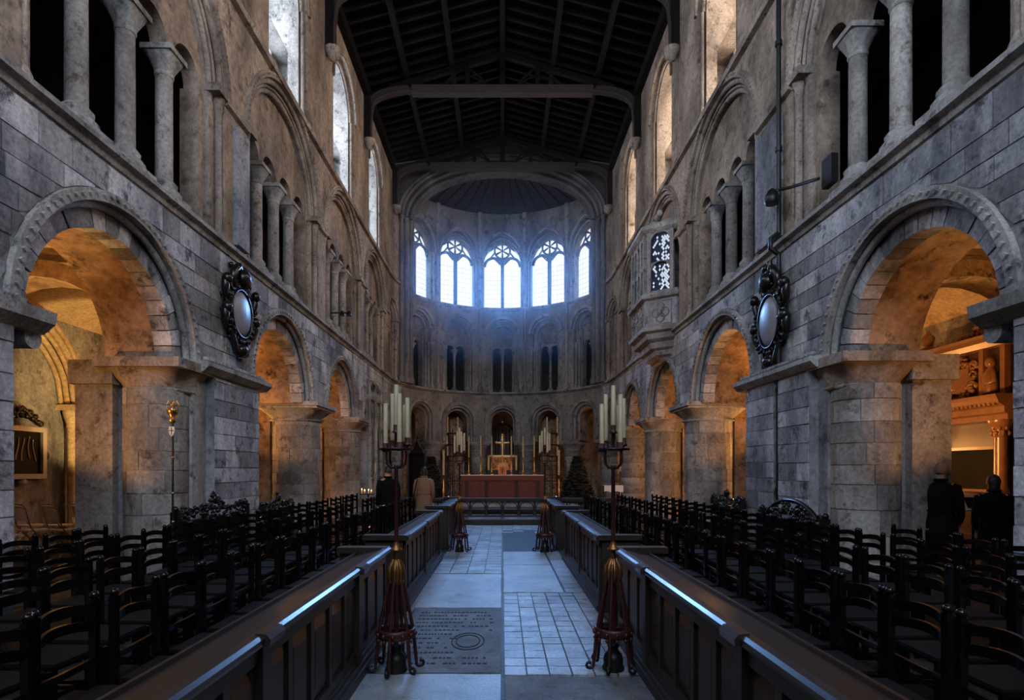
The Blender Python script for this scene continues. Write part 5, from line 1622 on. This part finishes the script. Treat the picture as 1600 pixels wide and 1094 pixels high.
mm = thing('framed_memorial', 'dark framed memorial board with carved cresting on the left aisle wall', 'memorial', P(-1,11.55,1.9,4.85))
def rect(m, s0,s1,z0,z1,t0,t1): field_wall(m, -1, s0, s1, z1, z0, [], t0, t1)
m = MB(); rect(m, 11.05,12.05,1.48,2.38,4.84,4.9); m.build('board', M['panel_black'], mm, world=True)
m = MB()
for (a,b,c,d) in ((10.98,12.12,1.40,1.50),(10.98,12.12,2.36,2.46),(10.98,11.08,1.5,2.36),(12.02,12.12,1.5,2.36)): rect(m, a,b,c,d,4.78,4.9)
m.build('moulded_frame', M['grey_marble'], mm, world=True)
m = MB()
for k in range(14):
    u = -.45+k*.07; m.ball(H_(11.55+u,2.5+.3*(1-(u/.5)**2)*(.6+.4*(k%2)),4.82),(.05,.06,.06),7,5)
m.tube([H_(11.55-.45,2.5,4.82),H_(11.55-.25,2.62,4.82),H_(11.55,2.85,4.82),H_(11.55+.25,2.62,4.82),H_(11.55+.45,2.5,4.82)], .035, 6)
m.build('carved_cresting', M['black_marble'], mm, world=True)
m = MB()
for sg in (-1,1): m.tube([H_(11.55+sg*(.6+.09*sin(j*.6)),1.75+.05*j,4.82) for j in range(9)], .03, 6)
m.build('side_scrolls', M['grey_marble'], mm, world=True, kind='stuff'); MB().ball(H_(11.55,1.33,4.82),(.08,.1,.07)).build('bottom_boss', M['grey_marble'], mm, world=True)
m = MB()
for k,(u,z) in enumerate(((-.30,2.2),(-.12,2.24),(.02,2.22),(.18,2.26),(.30,2.2))):
    m.tube([H_(11.55+u+.04*sin(j*.7+k),z-.09*j,4.83) for j in range(6)], .010, 5)
m.build('glare_strokes', M['white_cloth'], mm, world=True)  # glare glints on the dark board, put in as small white strokes

fc = thing('folding_chair', 'x', 'chair', group='grey folding chairs in the left aisle')
m = MB(); sec = []
for j in range(9):
    y = -.2+.4*j/8; b = -.05*(1-((j-4)/4)**2)
    sec.append([(-.20+b,y,.60),(-.215+b,y,.60),(-.235+b,y,.80-.03*((j-4)/4)**4),(-.22+b,y,.80-.03*((j-4)/4)**4)])
m.loft(sec, smooth=False); m.build('backrest', M['grey_plastic'], fc)
m = MB(); m.box((0,0,.44),(.38,.38,.025), ry=.03); m.build('seat', M['grey_plastic'], fc)
for sy in (-1,1):
    MB().tube([(-.25,sy*.22,.82),(-.17,sy*.22,.5),(.22,sy*.22,.01)], .011, 6).build('leg', M['steel'], fc)
    MB().tube([(.12,sy*.20,.44),(-.22,sy*.20,.01)], .011, 6).build('leg', M['steel'], fc)
MB().tube([(-.25,-.22,.82),(-.25,.22,.82)], .011, 6).build('top_bar', M['steel'], fc)
index_kids(fc)
k = 0
for row, (y, xs) in enumerate(((11.35,(-9.25,-8.7,-8.15,-7.6)), (10.45,(-9.0,-8.45,-7.9,-7.35)), (9.55,(-8.9,-8.3)))):
    for i, x in enumerate(xs):
        lab = 'grey folding chair, %s from the outer wall in the %s row of the left aisle' % (ordinal(i), ['back','middle','front'][row])
        rz = radians(62)+random.uniform(-.08,.08)
        if k == 0: fc.scale = (1.12,1.05,1.12)
        if k == 0: fc.location = (x,y,0); fc.rotation_euler = (0,0,rz); fc['label'] = lab
        else: dup(fc, (x,y,0), rz, lab)
        k += 1

# ------------------------------------------------------------------ great alabaster monument in the right aisle
mo = thing('alabaster_monument', 'large warm-lit alabaster monument with coat of arms and black panel, right aisle', 'monument', P(1,11.7,0,4.6), kind='thing')
def mbox(name, s0,s1,z0,z1,t0,mat,t1=4.9):
    m = MB(); field_wall(m, 1, s0, s1, z1, z0, [], t0, t1); return m.build(name, mat, mo, world=True)
mbox('plinth', 10.35,13.1,0,.35,4.2,M['alabaster_dark'])
mbox('chest', 10.5,12.95,.35,1.0,4.3,M['alabaster_dark'])
mbox('ledge', 10.4,13.05,1.0,1.1,4.2,M['alabaster'])
mbox('back_wall', 10.5,12.95,1.1,2.5,4.72,M['alabaster_dark'])
mbox('inscription_panel', 11.0,12.2,1.2,1.98,4.66,M['panel_black'])
for (a,b,c,d) in ((10.95,12.25,1.15,1.2),(10.95,12.25,1.98,2.04),(10.95,11.0,1.2,1.98),(12.2,12.25,1.2,1.98)): mbox('panel_frame', a,b,c,d,4.6,M['alabaster'])
for s_ in (10.62,12.85):
    x,y,_ = P(1,s_,0,4.38)
    m = MB(); m.lathe([(.14,1.1),(.14,1.18),(.11,1.24),(.10,1.28),(.095,2.18)], c=(x,y,0), n=18); m.build('column', M['alabaster'], mo, world=True)
    m = MB(); m.lathe([(.10,2.18),(.13,2.24),(.11,2.3),(.16,2.4),(.19,2.46),(.19,2.5)], c=(x,y,0), n=18)
    for k in range(8):
        a = k*pi/4
        for z_ in (2.26,2.36): m.ball((x+.13*cos(a+z_*4),y+.13*sin(a+z_*4),z_),(.03,.03,.05),6,4)
    m.build('leafy_capital', M['alabaster'], mo, world=True)
for s_ in (12.45,10.85):
    m = MB(); m.bx(*sorted((P(1,s_,0,4.62)[0],P(1,s_,0,4.7)[0])), s_-.06,s_+.06,1.1,2.5)
    for k in range(8): m.ball(P(1,s_,1.25+k*.15,4.6),(.05,.06,.06),7,5)
    m.build('fruit_pilaster', M['alabaster'], mo, world=True)
m = MB()
band(m, 1, 10.35, 13.1, [(4.9,2.5),(4.28,2.5),(4.28,2.6),(4.22,2.63),(4.22,2.74),(4.12,2.8),(4.08,2.9),(4.05,2.96),(4.9,2.98)]); m.build('entablature', M['alabaster'], mo, world=True)
m = MB()
for k in range(26): m.bx(*sorted((P(1,0,0,4.10)[0],P(1,0,0,4.2)[0])), 10.42+k*.103,10.42+k*.103+.05,2.76,2.82)
m.build('dentils', M['alabaster'], mo, world=True, kind='stuff')
mbox('upper_panel', 10.65,12.75,2.98,3.95,4.6,M['alabaster_dark'])
m = MB(); band(m, 1, 10.5, 12.9, [(4.9,3.9),(4.45,3.92),(4.4,4.02),(4.3,4.08),(4.28,4.14),(4.9,4.16)]); m.build('upper_cornice', M['alabaster'], mo, world=True)
for s_ in (10.72,11.2,12.25,12.68):
    mbox('pilaster', s_-.05,s_+.05,2.98,3.92,4.5,M['alabaster'])
rnd = random.Random(3); m = MB()                         # achievement of arms
m.prism([(11.5,3.62),(11.98,3.62),(11.98,3.35),(11.74,3.12),(11.5,3.35)], lambda s,z: P(1,s,z,4.5), lambda s,z: P(1,s,z,4.6))
for k in range(60):
    a = rnd.uniform(0,2*pi); q = rnd.uniform(.26,.46)
    m.ball(P(1,11.73+q*cos(a),3.45+q*.9*sin(a),4.54), (.05,rnd.uniform(.03,.06),rnd.uniform(.03,.06)), 7, 5)
for sg in (-1,1):
    for q in range(3): m.tube([P(1,11.73+sg*(.30+.09*cos(j*.7)+.02*q),3.25+.2*q+.09*sin(j*.7),4.52) for j in range(7)], .022, 6)
m.build('coat_of_arms', M['alabaster'], mo, world=True)
for s_ in (10.95,):
    m = MB(); m.ball(P(1,s_,3.62,4.48),(.09,.09,.11),10,7); m.tube([P(1,s_,3.52,4.5),P(1,s_,3.35,4.46),P(1,s_,3.05,4.5)], [.06,.15,.13], 9)
    m.tube([P(1,s_-.1,3.42,4.45),P(1,s_-.17,3.25,4.4),P(1,s_,3.2,4.38)], .045, 7); m.build('cherub_figure', M['alabaster'], mo, world=True)
for s_ in (10.75,12.65):
    m = MB(); x,y,_ = P(1,s_,0,4.55); m.lathe([(.14,4.16),(.14,4.24),(.07,4.28),(.12,4.4),(.13,4.48),(.05,4.56),(.03,4.62)], c=(x,y,0), n=12); m.build('urn', M['alabaster'], mo, world=True)
m = MB()
for k in range(26):
    u = rnd.uniform(-.45,.45); m.ball(P(1,11.4+u,4.2+rnd.random()*.28*(1-abs(u)/.5),4.6),(.06,.06,.06),7,5)
m.build('reclining_crest', M['alabaster'], mo, world=True)
for sg, s_ in ((1,13.0),(-1,10.4)):
    m = MB(); m.tube([P(1,s_+sg*(.12*sin(j*.5)),3.0+.1*j,4.7) for j in range(8)], [.09,.1,.09,.08,.07,.06,.05,.03], 7); m.build('side_scroll', M['alabaster'], mo, world=True)
# visitors' information stand
inf = thing('information_stand', 'small sloping display stand with a printed card before the monument', 'stand', (6.95,8.5,0))
MB().cyl((6.95,8.5,0),(6.95,8.5,1.05),.025,n=8).lathe([(.18,0),(.18,.03)], c=(6.95,8.5,0), n=14).build('post', M['iron'], inf, world=True)
m = MB(); m.box((6.95,8.5,1.1),(.34,.03,.26), rx=radians(-30)); bd = m.build('board', M['paper'], inf, world=True)
m = MB(); m.box((6.95,8.475,1.105),(.26,.012,.17), rx=radians(-30)); m.build('picture', M['panel_black'], bd, world=True)

# ------------------------------------------------------------------ people
def person(name_label, x, y, z, face, H, coat, hair, coat_len=.6, hat=False, bend=0.0, hairlen=.06, bag=False):
    """one continuous skinned body with clothes and hair over it; face = heading angle, 0 looks along +x"""
    s = H/1.75
    th = thing('person', name_label, 'person', (x,y,z), rz=face)
    V = []; E = []; RR = []
    def v(p, r, par=None):
        V.append((p[0]*s,p[1]*s,p[2]*s)); RR.append(r*s if isinstance(r,(int,float)) else (r[0]*s,r[1]*s))
        if par is not None: E.append((par, len(V)-1))
        return len(V)-1
    b = bend
    pel = v((0,0,.95),(.13,.15)); wa = v((.0,0,1.10),(.10,.135),pel); ch = v((.0+b*.3,0,1.30),(.115,.165),wa)
    uc = v((-.01+b*.5,0,1.43),(.09,.12),ch); nk = v((.0+b*.7,0,1.51),.052,uc)
    hb = v((.015+b,0,1.58),(.07,.068),nk); hm = v((.02+b*1.2,0,1.66),(.092,.076),hb); ht = v((.01+b*1.2,0,1.73),(.055,.05),hm)
    for sg in (-1,1):
        sh = v((-.01+b*.4,sg*.165,1.42),.058,uc); ua = v((-.02+b*.4,sg*.205,1.30),.048,sh); el = v((-.03+b*.3,sg*.225,1.13),.038,ua)
        fa = v((.04+b*.3,sg*.225,1.0),.033,el); wr = v((.12+b*.3,sg*.20,.90),.022,fa); pa = v((.15+b*.3,sg*.19,.855),(.014,.036),wr)
        for q,(dy,l) in enumerate(((-.03,.07),(-.01,.082),(.01,.076),(.03,.06))):
            f1 = v((.155+b*.3,sg*(.19+dy),.815),.0085,pa); f2 = v((.16+b*.3,sg*(.19+dy),.815-l*.5),.008,f1); v((.15+b*.3,sg*(.19+dy*.9),.815-l),.006,f2)
        t1 = v((.17+b*.3,sg*.155,.865),.011,pa); v((.185+b*.3,sg*.14,.825),.009,t1)
        hp = v((0,sg*.09,.88),.09,pel); kn = v((.01,sg*.095,.50),.056,hp); an = v((-.01,sg*.10,.09),.038,kn); v((.12,sg*.11,.035),.034,an)
    me = bpy.data.meshes.new('body'); me.from_pydata(V, E, []); me.update()
    me.materials.append(M['skin'])
    o = bpy.data.objects.new('body', me); COL.objects.link(o); o.parent = th
    mod = o.modifiers.new('skin', 'SKIN'); mod.use_smooth_shade = True
    sv = me.skin_vertices
    if len(sv):
        for i, r in enumerate(RR):
            sv[0].data[i].radius = (r, r) if isinstance(r,(int,float)) else r
            sv[0].data[i].use_root = (i == 0)
    sub = o.modifiers.new('smooth', 'SUBSURF'); sub.levels = 1; sub.render_levels = 1
    # coat: closed surface around trunk, hanging to coat_len
    def el_(cx,cy,rx,ry,zz,n=18,ph=0.0): return [((cx+rx*cos(2*pi*k/n)*(1+ph*cos(7*2*pi*k/n)))*s,(cy+ry*sin(2*pi*k/n)*(1+ph*cos(7*2*pi*k/n)))*s,zz*s) for k in range(n)]
    m = MB(); m.loft([el_(0,0,.20,.245,coat_len,ph=.05), el_(0,0,.185,.235,coat_len+.12,ph=.04), el_(-.01,0,.165,.21,.9,ph=.02), el_(-.005,0,.14,.175,1.08), el_(b*.2,0,.155,.20,1.25),
        el_(b*.35,0,.15,.21,1.36), el_(b*.45-.01,0,.115,.17,1.45), el_(b*.6-.01,0,.07,.085,1.50), el_(b*.7-.01,0,.062,.065,1.535)])
    m.build('coat', coat, th)
    m = MB(); m.tube([el_(-.005,0,.146,.181,1.075)[k] for k in range(18)], .016*s, 6, closed=True); m.build('belt', coat, th)
    m = MB(); m.tube([el_(b*.7-.01,0,.07,.075,1.525)[k] for k in range(18)], .022*s, 6, closed=True); m.build('collar', coat, th)
    for sg in (-1,1):
        m = MB(); m.tube([tuple(c*s for c in p) for p in ((-.01+b*.4,sg*.14,1.43),(-.01+b*.4,sg*.18,1.41),(-.02+b*.4,sg*.215,1.30),(-.03+b*.3,sg*.235,1.13),(.04+b*.3,sg*.232,1.0),(.105+b*.3,sg*.205,.915))], [.06*s,.075*s,.066*s,.055*s,.05*s,.042*s], 10)
        m.build('sleeve', coat, th)
        m = MB(); m.tube([tuple(c*s for c in p) for p in ((0,sg*.09,.88),(.01,sg*.095,.5),(-.01,sg*.10,.08))], [.10*s,.072*s,.06*s], 10); m.build('trouser_leg', M['trousers'], th)
        m = MB(); m.loft([[((.03+.13*cos(2*pi*k/12)*w)*s,(sg*.105+.045*sin(2*pi*k/12)*w)*s,zz*s) for k in range(12)] for zz,w in ((0,1),(.03,1.02),(.07,.8),(.10,.5))]); m.build('shoe', M['coat_black'], th)
    # hair cap open to the face, ears, nose, eyes
    hx, hz = (.02+b*1.2)*s, 1.655*s
    m = MB(); rings = []
    for j in range(7):
        a = -.35+ (pi/2+.35)*j/6
        rings.append([(hx-.012*s+ .108*s*cos(a)*cos(t)*(0.80 if cos(t) > .3 and a < .5 else 1), .092*s*cos(a)*sin(t), hz+.118*s*sin(a)+.012*s) for t in [2*pi*k/18 for k in range(18)]])
    m.loft(rings)
    if hairlen > .1: m.loft([[(hx-.05*s+.06*s*w*cos(2*pi*k/12),.075*s*w*sin(2*pi*k/12),hz-dz*s) for k in range(12)] for w,dz in ((1,.02),(1.05,.08),(.9,hairlen),(.4,hairlen+.05))])
    m.build('hair', hair, th)
    for sg in (-1,1):
        m = MB(); m.ball((hx,sg*.082*s,hz-.01*s),(.018*s,.010*s,.03*s),8,5); m.build('ear', M['skin'], th)
        m = MB(); m.ball((hx+.082*s,sg*.03*s,hz+.0*s),(.010*s,.013*s,.010*s),8,5); m.build('eye', M['white_cloth'], th)
    m = MB(); m.tube([(hx+.08*s,0,hz+.01*s),(hx+.105*s,0,hz-.03*s),(hx+.085*s,0,hz-.04*s)], [.008*s,.014*s,.010*s], 6); m.build('nose', M['skin'], th)
    m = MB(); m.tube([(hx+.083*s,-.022*s,hz-.062*s),(hx+.088*s,0,hz-.06*s),(hx+.083*s,.022*s,hz-.062*s)], .006*s, 6); m.build('mouth', M['red_cloth'], th)
    if bag:
        m = MB(); m.box((-.05*s,.28*s,.82*s),(.3*s,.10*s,.24*s)); m.tube([(-.12*s,.28*s,.93*s),(-.1*s,.17*s,1.47*s),(.02*s,.28*s,.93*s)], .012*s, 6); 
        m.build('shoulder_bag', M['coat_black'], th)
    return th
person('person in a belted tan coat seen from behind, walking among the left chairs', -1.92, 14.1, 0, pi/2+.1, 1.62, M['coat_tan'], M['hair_dark'], .56, bend=.06, hairlen=.16, bag=True)
person('person dressed all in black standing behind the left chair rows', -2.41, 12.15, 0, pi/2+.5, 1.64, M['coat_black'], M['hair_dark'], .5, bend=.02, hairlen=.05)
person('older person with brown-grey hair and long dark coat facing the monument', 6.12, 8.05, 0, .75, 1.66, M['coat_brown'], M['hair_grey'], .45, bend=.03, hairlen=.1)
person('shorter dark-haired person in a black coat reading before the monument', 6.62, 7.75, 0, 1.0, 1.50, M['coat_black'], M['hair_dark'], .5, bend=.05, hairlen=.14)

# ------------------------------------------------------------------ fir trees
def fir(x, y, h, w, label):
    th = thing('fir_tree', label, 'tree', (x,y,.15), group='two fir trees in the apse')
    MB().lathe([(.16,0),(.18,.26),(.14,.28)], n=14).build('pot', M['iron'], th)
    MB().tube([(0,0,.1),(0,0,h*.98)], [.035,.008], 7).build('trunk', M['bark'], th)
    rnd = random.Random(int(x*7)+3); m = MB(); lv = 22
    for j in range(lv):
        f = j/(lv-1); z = .32+(h-.40)*f; R_ = w/2*(1-f)**.85+.05
        nb = int(19-12*f)
        for k in range(nb):
            a = 2*pi*(k+rnd.random()*.7)/nb; L = R_*rnd.uniform(.8,1.12); c,s = cos(a), sin(a)
            p0 = Vector((0,0,z)); p1 = Vector((L*c,L*s,z-.18*L+rnd.uniform(-.03,.05)))
            m.tube([p0,(p0+p1)/2+Vector((0,0,.03)),p1], [.012,.008,.004], 4)
            n_ = max(4, int(L/.035))
            for q in range(n_):
                pp = p0.lerp(p1, (q+1)/n_); wd = (.17*(1-.55*(q/n_))+.04)
                for sg in (-1,1):
                    d = Vector((-s*sg,c*sg,0))*wd+Vector((c,s,0))*.06+Vector((0,0,rnd.uniform(-.05,.03)))
                    e = Vector((c,s,0))*.022
                    m.add([pp-e,pp+e,pp+d+e*.4,pp+d*.9-e*.4], [(0,1,2,3)])
                    up = Vector((0,0,.03)); m.add([pp-up,pp+up*.5,pp+d*.8+up*.3,pp+d*.8-up*.6], [(0,1,2,3)])
    m.build('needles', M['fir'], th, kind='stuff')
fir(-2.55, 20.6, 1.95, .95, 'dark green bushy fir tree standing left of the altar')
fir(2.68, 20.6, 1.95, 1.25, 'wider dark green fir tree standing right of the altar')

# ------------------------------------------------------------------ votive stand, side table, lectern, canopied stall
vs = thing('votive_stand', 'low iron votive stand with five small lit candles by the left column', 'candle stand', (-3.98,17.1,0))
m = MB(); m.lathe([(.18,0),(.18,.03),(.03,.08),(.025,.84)], c=(-3.98,17.1,0), n=12); m.build('stem', M['iron'], vs, world=True)
MB().bx(-4.22,-3.74,17.0,17.2,.84,.87).build('tray', M['iron'], vs, world=True)
for k, (dx, dy, hh) in enumerate(((-.2,.02,.10),(-.1,-.05,.07),(0,.03,.08),(.1,-.04,.06),(.2,.02,.09))):
    c = thing('votive_candle', 'small lit votive candle, %s from the left on the iron stand' % ordinal(k), 'candle', (-3.98+dx,17.1+dy,.871), group='lit votive candles')
    MB().lathe([(.018,0),(.018,hh),(.003,hh+.002)], n=8).build('wax', M['wax'], c)
    MB().lathe([(.002,hh+.005),(.012,hh+.02),(.011,hh+.035),(.002,hh+.06)], n=8).build('flame', M['flame'], c)
lamp('votive_glow', 'POINT', (-4.0,17.1,1.12), 7, (1,.25,.10), size=.08)
ps = thing('paschal_candlestick', 'slim white twisted candlestick beside the tomb on the left', 'candlestick', (-3.72,16.9,0))
m = MB(); m.lathe([(.13,0),(.13,.05),(.05,.1)], n=12)
for ph in (0,pi): m.tube([(.025*cos(ph+j*.6),.025*sin(ph+j*.6),.1+.04*j) for j in range(36)], .022, 6)
m.build('twisted_stem', M['grey_marble'], ps)
pc_ = MB().lathe([(.025,0),(.025,.25),(.004,.254)], n=10).build('candle', M['wax'], label='short white candle on the twisted candlestick', cat='candle', loc=(-3.72,16.9,1.53))
tbn = thing('side_table', 'small table under a white cloth right of the communion rail', 'table', (3.63,19.0,.29))
for sx in (-1,1):
    for sy in (-1,1): MB().bx(3.63+sx*.26-.02,3.63+sx*.26+.02,19+sy*.18-.02,19+sy*.18+.02,.29,1.02).build('leg', M['desk'], tbn, world=True)
MB().bx(3.34,3.92,18.8,19.2,1.02,1.05).build('tabletop', M['desk'], tbn, world=True)
m = MB(); m.bx(3.32,3.94,18.78,19.22,1.052,1.062)
m.loft([[(3.32+.62*i/12,18.775-.008*sin(i*2.1),.86+.02*sin(i)),(3.32+.62*i/12,18.768,.86+.02*sin(i)),(3.32+.62*i/12,18.772,1.06),(3.32+.62*i/12,18.78,1.06)] for i in range(13)], smooth=False)
m.build('white_tablecloth', M['white_cloth'], label='white linen cloth on the small side table', cat='tablecloth')
lt = thing('candle_lamp', 'single lit candle on a slim brass stand behind the side table', 'candle', (3.98,19.45,.29))
MB().lathe([(.1,0),(.1,.03),(.02,.08),(.015,1.2),(.05,1.23)], n=10).build('stand', M['gold'], lt)
MB().lathe([(.025,1.23),(.025,1.42),(.003,1.425)], n=8).build('wax', M['wax'], lt)
MB().lathe([(.002,1.43),(.02,1.46),(.018,1.49),(.002,1.54)], n=8).build('flame', M['flame'], lt)
sd = thing('iron_lectern', 'dark box on a slim iron stand beside the right fir tree', 'lectern', (3.30,21.4,.29))
MB().lathe([(.15,0),(.15,.03),(.02,.08),(.018,1.15)], n=10).build('stem', M['iron'], sd)
MB().box((0,0,1.25),(.36,.22,.22)).build('box', M['desk'], sd)
stl = thing('canopied_stall', 'tall black wooden stall with pointed canopy in the left apse arch', 'chair', (-3.62,24.6,.15))
MB().bx(-.3,.3,.1,.16,0,2.1).build('back_panel', M['chair'], stl)
m = MB(); m.prism([(-.3,2.1),(.3,2.1),(.22,2.3),(.1,2.42),(0,2.75),(-.1,2.42),(-.22,2.3)], lambda u,z:(u,-.25,z), lambda u,z:(u,.16,z)); m.ball((0,-.05,2.78),.05); m.build('pointed_canopy', M['chair'], stl)
for sx in (-1,1): MB().bx(sx*.3-.03,sx*.3+.03,-.28,.14,0,2.1).build('side_post', M['chair'], stl)
MB().bx(-.27,.27,-.28,.1,.42,.47).build('seat', M['chair'], stl)

# ------------------------------------------------------------------ thin scatter volume added to give a lens-bloom glow before the east windows
hz, nt, b = newmat('bloom_scatter')
nt.nodes.remove(b)
vs_ = nt.nodes.new('ShaderNodeVolumeScatter'); vs_.inputs['Color'].default_value = (.62,.78,1,1); vs_.inputs['Density'].default_value = .0075; vs_.inputs['Anisotropy'].default_value = .75
nt.links.new(vs_.outputs[0], nt.nodes['Material Output'].inputs['Volume'])
MB().bx(-4.2,4.2,20.5,28.4,5.8,14.3).build('bloom_haze', hz, kind='stuff', label='thin bluish volume added for the lens-bloom glow before the east windows', cat='bloom_haze')
